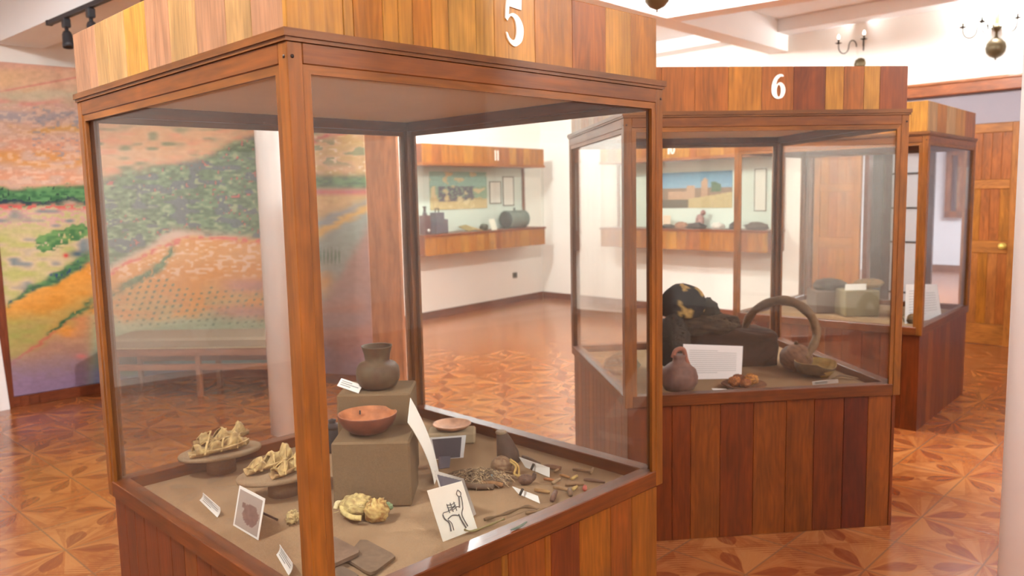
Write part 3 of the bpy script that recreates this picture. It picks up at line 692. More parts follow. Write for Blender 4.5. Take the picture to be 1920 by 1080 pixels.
# ------------------------------------------------------------------ the painted mural (curved board) ------------------------
def crom(P, n):
    out = []
    for i in range(len(P) - 1):
        p0, p1, p2, p3 = P[max(0, i - 1)], P[i], P[i + 1], P[min(len(P) - 1, i + 2)]
        for k in range(n):
            t = k / n; out.append(tuple(.5 * (2 * p1[a] + (p2[a] - p0[a]) * t + (2 * p0[a] - 5 * p1[a] + 4 * p2[a] - p3[a]) * t * t + (-p0[a] + 3 * p1[a] - 3 * p2[a] + p3[a]) * t ** 3) for a in range(len(p1))))
    out.append(tuple(P[-1])); return out
def vnoise(x, y, seed):
    rs = np.random.RandomState(seed); G = rs.rand(256, 256); xi = np.floor(x).astype(int); yi = np.floor(y).astype(int); fx = x - xi; fy = y - yi
    fx = fx * fx * (3 - 2 * fx); fy = fy * fy * (3 - 2 * fy); g = lambda a, b: G[a % 256, b % 256]
    return g(xi, yi) * (1 - fx) * (1 - fy) + g(xi + 1, yi) * fx * (1 - fy) + g(xi, yi + 1) * (1 - fx) * fy + g(xi + 1, yi + 1) * fx * fy
def paint(u, v):
    """colours of the painting, laid out on the board; u, v = drawing grid"""
    n1 = vnoise(u / 26, v / 9, 1); n2 = vnoise(u / 9, v / 4, 2); n3 = vnoise(u / 60, v / 30, 3); n4 = vnoise(u / 5, v / 5, 4)
    col = np.zeros(u.shape + (3,)); w_ = np.zeros(u.shape)
    def L(rgb): return np.array(S(*rgb))
    def lay(mask, rgb, rgb2=None, nn=None):
        mk = np.clip(mask, 0, 1)[..., None]; c = L(rgb)
        if rgb2 is not None: k = np.clip((nn if nn is not None else n1) * 2 - .5, 0, 1)[..., None]; c = L(rgb) * (1 - k) + L(rgb2) * k
        col[:] = col * (1 - mk) + c * mk
    sm = lambda x, w=3.: 1 / (1 + np.exp(-np.clip(x / w, -30, 30)))
    band = lambda v0, v1, w=3.: sm(v - v0, w) * sm(v1 - v, w)
    def poly_y(pts): xs, ys = zip(*pts); return np.interp(u, xs, ys)
    vw = v + (n1 - .5) * 10 + (n2 - .5) * 5
    # sky and far plain
    lay(np.ones(u.shape), (226, 184, 154), (232, 192, 150), n3)
    lay(band(-50, 130), (228, 178, 156)); lay(sm(vw - poly_y([(0, 172), (150, 168), (300, 190), (700, 220)])), (196, 186, 156), (206, 190, 162))
    ly = poly_y([(-60, 197), (0, 196), (150, 200), (700, 230)]); lay(sm(vw - ly, 2), (222, 184, 158), (206, 170, 158), n2)
    for (y0, y1, c) in ((192, 197, (224, 128, 120)), (212, 232, (176, 168, 170)), (238, 252, (220, 168, 96)), (262, 300, (226, 168, 140)), (286, 312, (228, 164, 96)), (318, 350, (230, 168, 134))):
        lay(band(y0 + 6 * (n3 - .5) * 2, y1 + 8 * (n3 - .5) * 2, 2.5) * np.clip(n1 * 2.4 - .5, 0, 1), c)
    rl = poly_y([(0, 172), (145, 145), (300, 120)]); lay(np.exp(-((v - rl) / 1.6) ** 2) * .7 * np.clip(n1 * 2, 0, 1) * (u < 200), (220, 120, 120))
    lay(((n2 > .62) & (v > 200) & (v < 345)).astype(float) * .45, (236, 206, 178)); lay(((n2 < .25) & (v > 200) & (v < 300) & (u > 60) & (u < 150)).astype(float) * .6, (150, 160, 170))
    # middle distance (behind the case): ochre plain, then the dark green wood
    mid = sm(u - 160, 6)
    lay(mid * band(228, 345), (212, 158, 112), (222, 172, 132)); lay(mid * band(236, 330) * np.clip(n1 * 3 - 1.5, 0, 1), (128, 130, 92)); lay(mid * band(240, 330) * np.clip(vnoise(u / 30, v / 6, 9) * 3 - 1.7, 0, 1), (226, 150, 110))
    up = poly_y([(150, 352), (230, 322), (300, 312), (380, 296), (440, 265), (520, 240), (600, 232), (612, 232), (640, 225)]); lo = poly_y([(150, 385), (168, 500), (200, 505), (240, 480), (290, 455), (320, 430), (400, 440), (500, 448), (560, 440), (575, 360), (640, 255)])
    wood = sm(vw - up, 3) * sm(lo - vw, 3) * sm(u - 158, 4)
    lay(wood, (74, 104, 74), (112, 142, 104), n2); lay(wood * (n1 < .36), (86, 98, 104)); lay(wood * (n4 > .78), (60, 82, 70)); lay(wood * ((n4 > .86) & (n3 > .4)), (190, 88, 84)); lay(wood * ((n2 > .8)), (146, 158, 118))
    # left: tree line, pale fields
    lft = sm(172 - u, 5)
    lay(lft * band(383, 620), (196, 184, 130), (214, 186, 152)); lay(lft * band(386, 425) * (n2 > .5), (206, 164, 150)); lay(lft * band(384, 560) * np.clip(n1 * 3 - 1.8, 0, 1), (126, 138, 140)); lay(lft * band(440, 560) * np.clip(.9 - n1 * 1.6, 0, 1), (186, 184, 104))
    tl = sm(vw - poly_y([(-60, 352), (0, 352), (70, 352), (130, 348), (170, 346)]), 2) * sm(poly_y([(-60, 388), (0, 386), (80, 382), (170, 378)]) - vw, 2) * lft
    lay(tl, (62, 112, 72), (96, 148, 92), n2); lay(tl * (vw > 374), (44, 62, 74)); lay(tl * (n4 > .85), (40, 70, 60))
    lay(lft * band(384, 392, 1.5) * (n2 > .55), (214, 90, 84))
    for (x, y, rx, ry) in ((96, 452, 34, 12), (128, 440, 38, 14), (150, 432, 30, 12), (84, 466, 22, 6)):
        e = 1 - ((u - x) / rx) ** 2 - ((v + (n2 - .5) * 9 - y) / ry) ** 2; lay(np.clip(e * 3, 0, 1) * (n4 > .25), (74, 122, 74), (110, 150, 88), n2)
    lay(np.exp(-(((u - 123) / 5) ** 2 + ((v - 479) / 4) ** 2)) * 1.2, (222, 72, 60)); lay(np.exp(-(((u - 145) / 16) ** 2 + ((v - 476) / 7) ** 2)), (66, 96, 112))
    # orange field under the diagonal hedge
    dg = poly_y([(-60, 600), (20, 568), (60, 545), (110, 524), (165, 492), (200, 515), (240, 490), (300, 462), (360, 445), (500, 448), (575, 365), (700, 358)])
    lay(sm(vw - dg, 2) * sm(640 - vw + (u - 100) * .1, 12), (226, 152, 58), (232, 162, 74))
    mo = sm(u - 172, 5) * sm(vw - dg - 4, 2)
    lay(mo * sm(590 - vw, 10), (222, 146, 58), (222, 158, 88), n3); lay(mo * band(430, 520) * (n2 > .66) * .8, (232, 190, 160))
    edge = np.exp(-((vw - dg - 3) / 3.5) ** 2); lay(edge * (n2 > .4) * sm(u - 160, 5), (214, 92, 84))
    hd = sm(vw - (dg - 4 - 15 * np.clip((u - 10) / 120, 0, 1)), 1.5) * sm(dg + 3 - vw, 1.5) * lft * (u > 14); lay(hd, (60, 104, 74), (88, 134, 84), n2); lay(hd * (n4 > .8), (46, 70, 104))
    # lower left: olive, mauve and lilac
    lay(lft * sm(vw - poly_y([(-60, 600), (20, 606), (100, 590), (170, 560)]), 10) * (n3 > .15), (196, 160, 84), (176, 166, 96), n3)
    lay(lft * band(598, 660, 8) * sm(95 - u + (n1 - .5) * 30, 14), (166, 162, 88), (184, 160, 96))
    lay(lft * sm(vw - poly_y([(-60, 740), (20, 688), (60, 655), (100, 628), (170, 600)]), 4), (178, 132, 108), (192, 146, 112)); lay(lft * np.exp(-((vw - poly_y([(20, 684), (60, 652), (100, 624), (130, 600)])) / 4) ** 2), (196, 112, 88))
    lay(lft * np.exp(-((u - 125) / 24) ** 2 - ((vw - 620) / 11) ** 2), (230, 152, 64)); lay(lft * np.exp(-((u - 155) / 16) ** 2 - ((vw - 605) / 20) ** 2), (212, 142, 92))
    h2 = np.exp(-((vw - poly_y([(80, 630), (110, 612), (170, 568), (230, 540), (300, 500), (322, 470)])) / np.interp(u, [85, 160, 320], [3, 9, 12])) ** 2 * 1.6) * sm(u - 88, 2) * sm(325 - u, 3); lay(h2 * (n4 > .2) * 1.3, (62, 102, 68), (96, 128, 84), n2)
    lay(lft * sm(vw - 672 + (u - 30) * .06, 8), (150, 124, 132), (166, 132, 122), n3); lay(lft * np.exp(-((u - 154) / 12) ** 2 - ((v - 668) / 5) ** 2), (212, 118, 108)); lay(lft * sm(vw - 706 + u * .1, 6), (146, 120, 146))
    # vineyard rows and pale green meadow in the middle
    md = sm(u - 172, 5) * sm(560 - u, 4)
    lay(md * band(548, 640, 8) * (n3 > .3), (216, 146, 76), (196, 158, 100)); mg = sm(vw - poly_y([(170, 590), (260, 605), (330, 600), (400, 585), (480, 592), (560, 600)]), 4) * md; lay(mg, (162, 170, 134), (176, 174, 138), n3)
    rows = (np.sin(u * .42 + v * .16) > .45) & (np.sin(v * .62 + u * .05) > .3) & (n2 > .25) & (vw > poly_y([(170, 560), (280, 512), (360, 545), (560, 528)])) & (vw < 612); lay(md * rows * .9, (96, 118, 88))
    lay(md * band(525, 545, 4) * sm(u - 425, 10), (190, 128, 118)); lay(md * band(575, 594, 4) * sm(u - 410, 14), (186, 128, 116)); lay(md * sm(vw - 655, 8), (130, 140, 132)); lay(md * sm(vw - 690, 4), (132, 128, 160), (128, 152, 128), n3)
    # right-hand wing, seen right of the near corner post
    rt = sm(u - 566, 4)
    lay(rt * band(225, 335), (208, 172, 112), (222, 178, 138)); lay(rt * sm(250 - vw + (600 - u) * .6, 4), (110, 138, 104)); lay(rt * np.exp(-((vw - (262 - (u - 600) * .35)) / 4) ** 2), (214, 112, 104)); lay(rt * band(262, 310) * (n1 > .66), (150, 150, 110)); lay(rt * (n2 > .78) * band(255, 330), (226, 198, 162))
    lay(rt * band(355, 445), (206, 168, 110), (214, 174, 118)); lay(rt * band(328, 356, 2.5), (82, 112, 88), (104, 138, 96), n2); lay(rt * band(356, 364, 2), (208, 92, 96), (186, 88, 112), n2)
    lay(rt * sm(vw - 440 + (u - 580) * .6, 6), (150, 158, 148)); lay(rt * np.exp(-((vw - (428 - (u - 580) * .35)) / 13) ** 2), (138, 150, 152)); lay(rt * np.exp(-((vw - (446 - (u - 580) * .5)) / 9) ** 2), (214, 168, 92)); lay(rt * band(470, 492, 3) * (u < 640) * (np.sin(u * .9) > 0), (100, 124, 104))
    lay(rt * sm(vw - (620 - (u - 580) * 1.75), 8), (172, 130, 118), (166, 134, 132), n3); lay(rt * np.exp(-((u - 610) / 17) ** 2 - ((vw - 530) / 22) ** 2), (216, 158, 84)); lay(rt * sm(vw - 570 + (u - 580) * .2, 12), (164, 132, 130), (182, 128, 110), n3); lay(rt * sm(vw - 655, 16), (146, 124, 144))
    # brush texture
    br = 1 + (n2 - .5)[..., None] * .16 + (n4 - .5)[..., None] * .10; col = col * .86; lum = col.mean(-1, keepdims=True); return np.clip((lum + (col - lum) * 1.0) * br, 0, 1)
mural = thing('painted_mural', 'tall curved painting of orange fields and green trees', 'mural', (-2.6, 7.2, 0)); fm = inv(mural)
MP = [(-4.0, 6.31), (-3.75, 6.54), (-3.5, 6.77), (-3.2, 7.02), (-2.9, 7.19), (-2.55, 7.27), (-2.2, 7.22), (-1.85, 7.05), (-1.5, 6.88), (-1.20, 6.80)]
cv = crom(MP, 62); NZ = 330; zs = np.linspace(.085, 2.705, NZ + 1)
XY = np.array(cv); X = np.repeat(XY[:, 0:1], NZ + 1, 1); Y = np.repeat(XY[:, 1:2], NZ + 1, 1); Z = np.repeat(zs[None, :], len(cv), 0)
zz = Z - H; fy = Y * cp - zz * sp; fz = Y * sp + zz * cp; a_, b_ = X / fy, -fz / fy; uu = 960 + F * (a_ * cr + b_ * sr); vv = 540 + F * (-a_ * sr + b_ * cr)
colr = paint(uu, vv).reshape(-1, 3)
nc = len(cv); me = bpy.data.meshes.new('painted_board')
vs = np.stack([X - mural.location.x, Y - mural.location.y, Z], -1).reshape(-1, 3)
ii, jj = np.meshgrid(np.arange(nc - 1), np.arange(NZ), indexing='ij'); a0 = (ii * (NZ + 1) + jj).ravel()
faces = np.stack([a0, a0 + NZ + 1, a0 + NZ + 2, a0 + 1], -1)
me.from_pydata(vs.tolist(), [], faces.tolist()); ca = me.color_attributes.new('Col', 'FLOAT_COLOR', 'POINT'); ca.data.foreach_set('color', np.concatenate([colr, np.ones((len(colr), 1))], 1).astype(np.float32).ravel())
me.polygons.foreach_set('use_smooth', [True] * len(me.polygons)); me.materials.append(M['canvas']); me.update()
ob = bpy.data.objects.new('painted_board', me); C.objects.link(ob); ob.parent = mural
md = ob.modifiers.new('thickness', 'SOLIDIFY'); md.thickness = .02; md.offset = 0
m = MB(); st = 12
for i in range(0, nc - 1, st):
    p, q = Vector((*cv[i], 0)), Vector((*cv[min(i + st, nc - 1)], 0)); d = (q - p); R = Matrix.Rotation(math.atan2(d.y, d.x), 3, 'Z'); c_ = (p + q) / 2 - mural.location
    m.box((c_.x, c_.y, .0425), (d.length + .012, .05, .085), S(150, 72, 36), 0, .002, R)
m.build('bottom_frame', 'varnished_wood', mural)
d = (Vector((*cv[4], 0)) - Vector((*cv[0], 0))).normalized(); R = Matrix.Rotation(math.atan2(d.y, d.x), 3, 'Z'); p = Vector((*cv[0], 0)) - d * .045 - mural.location
m = MB(); m.box((p.x, p.y, 1.355), (.09, .05, 2.71), S(150, 72, 36), 2, .003, R); m.build('side_frame', 'varnished_wood', mural)
# broad wooden end board at the mural's right end
e0, e1 = onz(703, 721, 0), onz(762, 724, 0); d = (e1 - e0).normalized(); R = Matrix.Rotation(math.atan2(d.y, d.x), 3, 'Z'); c_ = (e0 + e1) / 2
m = MB(); wd = (e1 - e0).length
m.box(c_ + Vector((0, 0, 1.35)), (wd, .05, 2.7), S(222, 140, 84), 2, .004, R); m.build('end_board', 'varnished_wood').name = 'end_board'
eb = bpy.data.objects['end_board']; tag(rebase(eb, c_), 'broad upright wooden board closing the right end of the mural', 'wooden board')
# white slanting brace at the mural's left foot
p = onz(12, 768, 0); m = MB(); m.slab([onz(2, 770, 0) + Vector((0, -.02, 0)), onz(22, 766, 0) + Vector((0, -.02, 0)), ony(-6, 600, 6.22), ony(-40, 600, 6.22)], .06, S(236, 230, 226)); tag(rebase(m.build('white_brace', 'smooth_paint'), p), 'white slanting brace against left foot of the mural frame', 'brace')

# bench in front of the mural
bl, br = onz(222, 745, 0), onz(560, 742, 0); d = (br - bl).normalized(); L = (br - bl).length; bench = thing('long_bench', 'long padded wooden bench in front of the mural', 'bench', (bl + br) / 2, math.atan2(d.y, d.x))
BW = S(196, 122, 76)
m = MB(); m.box((0, .2, .45), (L + .1, .46, .09), S(150, 132, 108), 0, .02); m.build('cushion', 'fabric', bench)
m = MB(); m.tube([(-L / 2 + L * i / 80, -.034, .415) for i in range(81)], [.005 + .002 * (i % 2) for i in range(81)], S(200, 180, 140), 6)
m.build('nail_trim', 'brass', bench)
m = MB(); m.box((0, -.01, .375), (L + .06, .03, .06), BW, 0, .003); m.box((0, .4, .375), (L + .06, .03, .06), BW, 0, .003); m.build('apron', 'varnished_wood', bench)
for y in (0, .39): m = MB(); m.box((0, y, .25), (L, .03, .05), BW, 0, .003); m.build('stretcher', 'varnished_wood', bench)
for x in (-L / 2, -L / 2 + L * .46, L / 2):
    for y in (0, .39): m = MB(); m.box((x, y, .1725), (.04, .04, .345), BW, 2, .003); m.build('leg', 'varnished_wood', bench)

# white round columns
def column(name, x, y, r=.12):
    m = MB(); m.lathe([(0, 0), (r, 0), (r, CEIL - .001)], (0, 0, 0), (1, 1, 1), 48); o = m.build(name, 'column_paint'); o.location = (x, y, 0); return struct(o)
q = onz(528, 818, 0); column('column_1', q.x + .02, q.y + .1, .115); column('column_2', 1.325, 1.9, .118)

# ------------------------------------------------------------------ chandeliers and track lights
def chandelier(loc, rz, label, power=1.25):
    root = thing('brass_chandelier', label, 'chandelier', loc, rz, 'brass chandeliers'); BR = S(92, 78, 54); x, y, z = loc
    top = CEIL - z
    m = MB(); m.lathe([(0, -.115), (.008, -.11), (.005, -.098), (.02, -.092), (.05, -.078), (.08, -.045), (.09, 0), (.08, .045), (.05, .078), (.02, .095), (.012, .11), (.012, .15), (.03, .165), (.048, .19), (.03, .21), (.02, .235), (.022, .34), (.01, .35), (0, .35)], (0, 0, 0), BR, 32); m.build('body', 'brass', root)
    m = MB(); m.tube([(0, 0, .34), (0, 0, top - .03)], .004, BR, 8); m.lathe([(.0, top - .05), (.04, top - .04), (.06, top - .001), (0, top - .001)], (0, 0, 0), BR, 24); m.build('hanging_rod', 'brass', root)
    for k in range(6):
        a = math.tau * k / 6 + .3; R = Matrix.Rotation(a, 3, 'Z'); pts = []
        for i in range(25):
            t = i / 24
            if t < .45: th = math.pi * (t / .45); pts.append(R @ Vector((.075 + .045 * (1 - math.cos(th)), 0, .19 + .065 * math.sin(th))))
            else: th = math.pi * ((t - .45) / .55); pts.append(R @ Vector((.165 + .06 * (1 - math.cos(th)), 0, .19 - .075 * math.sin(th) - .0 * t)))
        pts.insert(0, R @ Vector((.03, 0, .19))); pts.append(pts[-1] + Vector((0, 0, .02)))
        m = MB(); m.tube(pts, .0058, BR, 8); e = pts[-1]
        m.lathe([(0, 0), (.01, .002), (.034, .012), (.036, .016), (.012, .012), (.01, .02), (.01, .055), (.0, .056)], e, BR, 16); m.c = [tuple(x * .3 for x in c) for c in m.c]; ar = m.build('arm', 'brass', root)
        m = MB(); m.lathe([(0, 0), (.009, .004), (.014, .018), (.009, .036), (.001, .048), (0, .048)], e + Vector((0, 0, .056)), (1, .9, .8), 12); m.build('bulb', 'bulb_glow', ar)
    point((x, y, z + .44), LIGHT_CH * power, WARM, .12)
    return root
chandelier((4.725, 8.0, 2.912), .3, 'rightmost brass chandelier hanging above the far door', .65)
chandelier((3.868, 9.0, 2.93), .9, 'brass chandelier half hidden behind header 6', .65)
chandelier((1.015, 5.6, 2.912), .1, 'brass chandelier whose ball alone shows at the top edge', 1.5)
chandelier((-.6, 8.6, 2.912), .5, 'unseen brass chandelier added to light the far floor, hidden by case 5')  # out of sight, put in as a light source for the far end
chandelier((-1.9, 1.2, 2.912), .2, 'unseen brass chandelier added for light, overhead left of the photographer')  # extra light source, unseen, added overhead
chandelier((1.2, -1.2, 2.912), .2, 'unseen brass chandelier added for light behind the photographer')  # extra light source, unseen, added at the back
chandelier((4.4, 1.8, 2.912), .2, 'unseen brass chandelier added for light beyond the right edge of view')  # extra light source, unseen, added on the right
chandelier((6.9, 6.0, 2.912), .4, 'unseen brass chandelier added to brighten the far right ceiling', 1.6)  # added out of view to whiten the far ceiling
TZ = 2.848
t_ = thing('light_track', 'black ceiling track carrying spotlights at upper left', 'light track', onz(84, 37, 2.85)); f = inv(t_)
q0 = onz(84, 37, TZ); L = 3.2; R = Matrix.Rotation(math.atan2(dB.y, dB.x), 3, 'Z')
m = MB(); m.box(f(q0 + dB * L / 2 + nBm * .03 + Vector((0, 0, -.016))), (L, .035, .03), S(52, 50, 54), 0, .003, R); m.build('rail', 'black_metal', t_)
MB().box(f(q0 - dB * .01 + nBm * .03 + Vector((0, 0, -.016))), (.03, .04, .034), S(36, 36, 40), 0, .003, R).build('end_cap', 'black_metal', t_)
for i, (uu_, lab) in enumerate(((122, 'leftmost black spotlight on the ceiling track'), (168, 'black spotlight just right of the leftmost one'), (268, 'black spotlight half cut off by the top edge'))):
    # parameter along the track where the column of the photo meets it
    best = min((abs(proj(*(q0 + dB * t * .01 + nBm * .03))[0] - uu_), t * .01) for t in range(0, 320))[1]
    c_ = q0 + dB * best + nBm * .03 + Vector((0, 0, -.031)); sp_ = thing('track_spotlight', lab, 'spotlight', c_, 0, 'black track spotlights'); BK = S(48, 48, 52)
    MB().box((0, 0, -.03), (.05, .045, .06), BK, 2, .006, R).build('adapter', 'black_metal', sp_)
    MB().tube([(0, 0, -.06), (.0, 0, -.1)], .012, BK, 12).build('swivel', 'black_metal', sp_)
    Rh = Matrix.Rotation(math.radians(172), 3, 'X') @ Matrix.Rotation(.12, 3, 'Y')
    MB().lathe([(0, 0), (.022, .0), (.03, .02), (.034, .075), (.036, .08), (.036, .105), (.03, .105), (.026, .07), (0, .07)], (0, 0, -.085), BK, 20, Rh).build('lamp_head', 'black_metal', sp_)

# ------------------------------------------------------------------ contents of case 5
def card(name, label, cat, quad, col=S(228, 222, 214), bend=0., lines=0, group=None, th=.0015, art=None, g=1, line_col=S(150, 146, 142)):
    q = [Vector(p) for p in quad]; base = (q[0] + q[1]) / 2; t_ = thing(name, label, cat, base, 0, group); q = [p - base for p in q]
    n = (q[1] - q[0]).cross(q[3] - q[0]).normalized()
    MB().slab(q, th, col, 8 if (bend or art) else g, bend).build('sheet', 'paper', t_)
    if lines:
        m = MB()
        for i in range(lines):
            y = .16 + .7 * (i + .5) / lines; x1 = .1 + .8 * (1 if i not in (0, lines - 1) else .6)
            P = lambda x, y: q[0] * (1 - x) * (1 - y) + q[1] * x * (1 - y) + q[2] * x * y + q[3] * (1 - x) * y + n * (.0006 + bend * 4 * y * (1 - y))
            dy = .16 / lines; m.slab([P(.1, y - dy), P(x1, y - dy), P(x1, y + dy), P(.1, y + dy)], .0003, line_col)
        m.build('printed_lines', 'paper', t_)
    if art: art(t_, q, n)
    return t_
Z5 = ZS + .003
def zq(bl, br, tr, tl, z0, zt, z1=None): return [onz(*bl, z0), onz(*br, z1 if z1 is not None else z0), onz(*tr, zt), onz(*tl, zt)]
G5 = 'small white caption cards in case 5'
card('caption_card', 'small white caption card nearest left rail of case 5', 'card', zq((374, 938), (407, 970), (412, 952), (380, 924), Z5, Z5 + .028), lines=4, bend=-.004, group=G5)
card('caption_card', 'small white caption card beside near corner post, case 5', 'card', zq((518, 1040), (541, 1079), (548, 1056), (524, 1021), Z5, Z5 + .03), lines=4, bend=-.004, group=G5)
card('caption_card', 'long white caption card behind the clay pipe, case 5', 'card', zq((985, 876), (1030, 895), (1030, 877), (973, 857), Z5, Z5 + .03), lines=0, group=G5)
card('caption_card', 'long white caption card in front of fibre bundle, case 5', 'card', zq((972, 926), (1012, 944), (1008, 930), (960, 912), Z5, Z5 + .015), lines=0, group=G5)
def photo_art(t_, q, n):
    P = lambda x, y, o=.0008: q[0] * (1 - x) * (1 - y) + q[1] * x * (1 - y) + q[2] * x * y + q[3] * (1 - x) * y + n * o
    def f(x, y):
        d = ((x - .6) / .34) ** 2 + ((y - .45) / .3) ** 2; k = noise.noise(Vector((x * 9, y * 9, 2)))
        c = S(158, 142, 132)
        if d < 1 + .3 * k: c = tuple(v * (1 + .3 * k) for v in S(112, 84, 78))
        if .2 < x < .35 and .55 < y < .7: c = S(104, 80, 74)
        return c
    MB().slab([P(.06, .05), P(.94, .05), P(.94, .93), P(.06, .93)], .0005, S(150, 136, 128), 28, 0, f).build('photograph', 'paper', t_)
    b = (q[2] + q[3]) / 2 * .62; bb = b - n * .09; bb.z = 0.001
    MB().tube([b - n * .002, bb], .004, S(92, 56, 40), 6).build('prop', 'varnished_wood', t_)
card('photo_card', 'propped photograph of a round bag, white border, case 5', 'card', zq((437, 985), (484, 1013), (497, 935), (449, 910), Z5, Z5 + .105), art=photo_art)
def llama_art(t_, q, n):
    P = lambda x, y, o=.0012: q[0] * (1 - x) * (1 - y) + q[1] * x * (1 - y) + q[2] * x * y + q[3] * (1 - x) * y + n * o
    m = MB(); c = S(112, 108, 106)
    def st(pts, r=.0011): m.tube([P(*p, .0016) for p in crom(pts, 5)], r, c, 6, 1)
    st([(.8, .86), (.74, .8), (.76, .74), (.82, .72)]); st([(.8, .86), (.86, .79), (.82, .72)]); st([(.78, .74), (.74, .62), (.7, .52)], .0018); st([(.84, .72), (.82, .6), (.78, .48)]); st([(.7, .54), (.55, .56), (.36, .52), (.24, .52), (.2, .48)])
    st([(.2, .48), (.22, .4), (.3, .3), (.28, .14)], .002); st([(.3, .36), (.36, .28), (.36, .14)]); st([(.3, .38), (.45, .42), (.6, .38)], .0016); st([(.62, .4), (.64, .28), (.7, .1)], .002); st([(.78, .48), (.7, .36), (.76, .12)], .0014)
    for y in (.52, .57, .62): st([(.38, y + .02), (.5, y), (.62, y + .02)])
    for x in (.4, .5, .6): st([(x, .48), (x - .01, .66)])
    m.build('llama_drawing', 'paper', t_)
card('drawing_card', 'white card with pencil drawing of a laden llama', 'card', [onz(831, 1016, Z5), onz(895, 991, Z5), onz(866, 902, Z5 + .15), onz(801, 920, Z5 + .15)], S(232, 226, 212), art=llama_art)
def dark_art(t_, q, n):
    P = lambda x, y, o=.0008: q[0] * (1 - x) * (1 - y) + q[1] * x * (1 - y) + q[2] * x * y + q[3] * (1 - x) * y + n * o
    MB().slab([P(.05, .03), P(.88, .03), P(.88, .93), P(.05, .93)], .0005, S(84, 78, 84)).build('photograph', 'paper', t_)
card('photo_card', 'dark photograph with pale edge just behind llama drawing', 'card', [onz(846, 1000, Z5) + Vector((0, .03, 0)), onz(893, 964, Z5), onz(866, 902, Z5 + .12) + Vector((.004, .02, .0)), onz(813, 886, Z5 + .12) + Vector((0, .02, 0))], S(170, 160, 150), art=dark_art)
card('photo_card', 'dark framed photograph with white border standing behind white sheet', 'card', [onz(815, 862, Z5), onz(869, 858, Z5), onz(874, 816, Z5 + .085), onz(806, 821, Z5 + .085)], S(214, 210, 208), art=dark_art)
m = MB(); q = [onz(823, 879, Z5), onz(843, 876, Z5), onz(845, 855, Z5 + .03), onz(822, 856, Z5 + .03)]; m.slab(q, .003, S(92, 88, 98)); tag(rebase(m.build('shadow_sheet', 'smooth_paint'), q[0]), 'small grey sheet put in for shade before dark photograph', 'tile')  # dark sheet standing in for the shadow below the card
# tall white sheet leaning from the plinth
q1, q2 = ony(770, 746, 2.46), ony(765, 792, 2.36)
card('text_sheet', 'long white paper sheet leaning against the plinth', 'paper sheet', [onz(815, 908, Z5), onz(823, 886, Z5), q1, q2], S(230, 224, 214), bend=.012)
# plinth blocks
PB = S(112, 90, 66)
def blk(name, label, x0, x1, y0, y1, z0, z1, col=PB, grp='cloth covered plinth blocks in case 5'):
    m = MB(); m.box(((x0 + x1) / 2, (y0 + y1) / 2, (z0 + z1) / 2), (x1 - x0, y1 - y0, z1 - z0), col, 2, .006); return tag(rebase(m.build(name, 'fabric'), ((x0 + x1) / 2, (y0 + y1) / 2, z0)), label, 'plinth', grp)
ZB = ony(700, 739, 2.575).z; YB = onz(700, 714, ZB).y
blk('plinth_block', 'tall taupe plinth block carrying the broken bowl', -.562, -.322, 2.385, 2.574, ZS + .001, .862)
blk('plinth_block', 'taller rear plinth block carrying the dark pot', ony(630, 740, 2.575).x, ony(768, 740, 2.575).x, 2.575, YB, ZS + .001, ZB)
blk('plinth_block', 'low beige block under pale dish, back of case 5', onz(795, 850, Z5).x, onz(888, 850, Z5).x, 3.0, 3.1, ZS + .001, .70, S(160, 140, 112))
# dark pot
card('caption_card', 'small white caption card tilted on upper plinth beside pot', 'card', zq((632, 723), (672, 737), (680, 722), (640, 709), ZB + .003, ZB + .015), lines=3, group=G5)
c_ = Vector((onz(711, 725, ZB).x, (2.575 + YB) / 2 - .01, ZB + .001))
t_ = thing('clay_pot', 'dark flared clay pot on top of the plinth', 'pot', c_)
prof = [(0, 0), (.045, 0), (.062, .01), (.072, .03), (.0735, .052), (.070, .072), (.059, .086), (.043, .091), (.0405, .096), (.044, .118), (.0505, .139), (.052, .144), (.047, .142), (.040, .118), (.036, .096), (.052, .085), (.064, .056), (.04, .012), (0, .01)]
m = MB(); m.lathe(prof, (0, 0, 0), S(72, 46, 34), 40, None, .03, 3, S(88, 72, 48)); m.build('vessel', 'pottery', t_)
# bowl
bc = Vector((ony(690, 800, 2.478).x, 2.478, .863))
t_ = thing('clay_bowl', 'reddish clay bowl with chipped rim on lower plinth', 'bowl', bc)
def bowl(c, prof, col, col2, notch=None, n=48, seed=1, R=None):
    m = MB(); vs = []; cols = []
    for i, (r, z, k) in enumerate(prof):
        for j in range(n):
            t = math.tau * j / n; zz_ = z
            if notch and k: zz_ -= notch[1] * max(0, 1 - abs(((t - notch[0] + math.pi) % math.tau) - math.pi) / notch[2]) ** .5
            p = Vector((r * math.cos(t), r * math.sin(t), zz_)); vs.append(Vector(c) + (R @ p if R is not None else p)); f_ = min(1, max(0, .5 + noise.noise(vs[-1] * 30 + Vector((seed, 0, 0))))); base = col if k < 2 else col2
            cols.append(tuple(x * (.8 + .4 * f_) for x in base))
    fs = [(i * n + j, i * n + (j + 1) % n, (i + 1) * n + (j + 1) % n, (i + 1) * n + j) for i in range(len(prof) - 1) for j in range(n)]
    m.add(vs, fs, cols, None, True); return m
pr = [(0, 0, 0), (.03, 0, 0), (.055, .009, 0), (.078, .028, 0), (.09, .05, 0), (.0925, .062, 1), (.0925, .0655, 1), (.0895, .066, 2), (.087, .052, 2), (.074, .032, 2), (.05, .016, 2), (.02, .01, 2), (0, .01, 2)]
bowl((0, 0, 0), pr, S(104, 54, 34), S(168, 104, 66), (.75, .008, .28)).build('vessel', 'pottery', t_)
m = MB(); m.box((-.036, .066, .05), (.005, .004, .014), S(70, 62, 60), 2, .001); m.build('rim_clip', 'black_metal', t_)
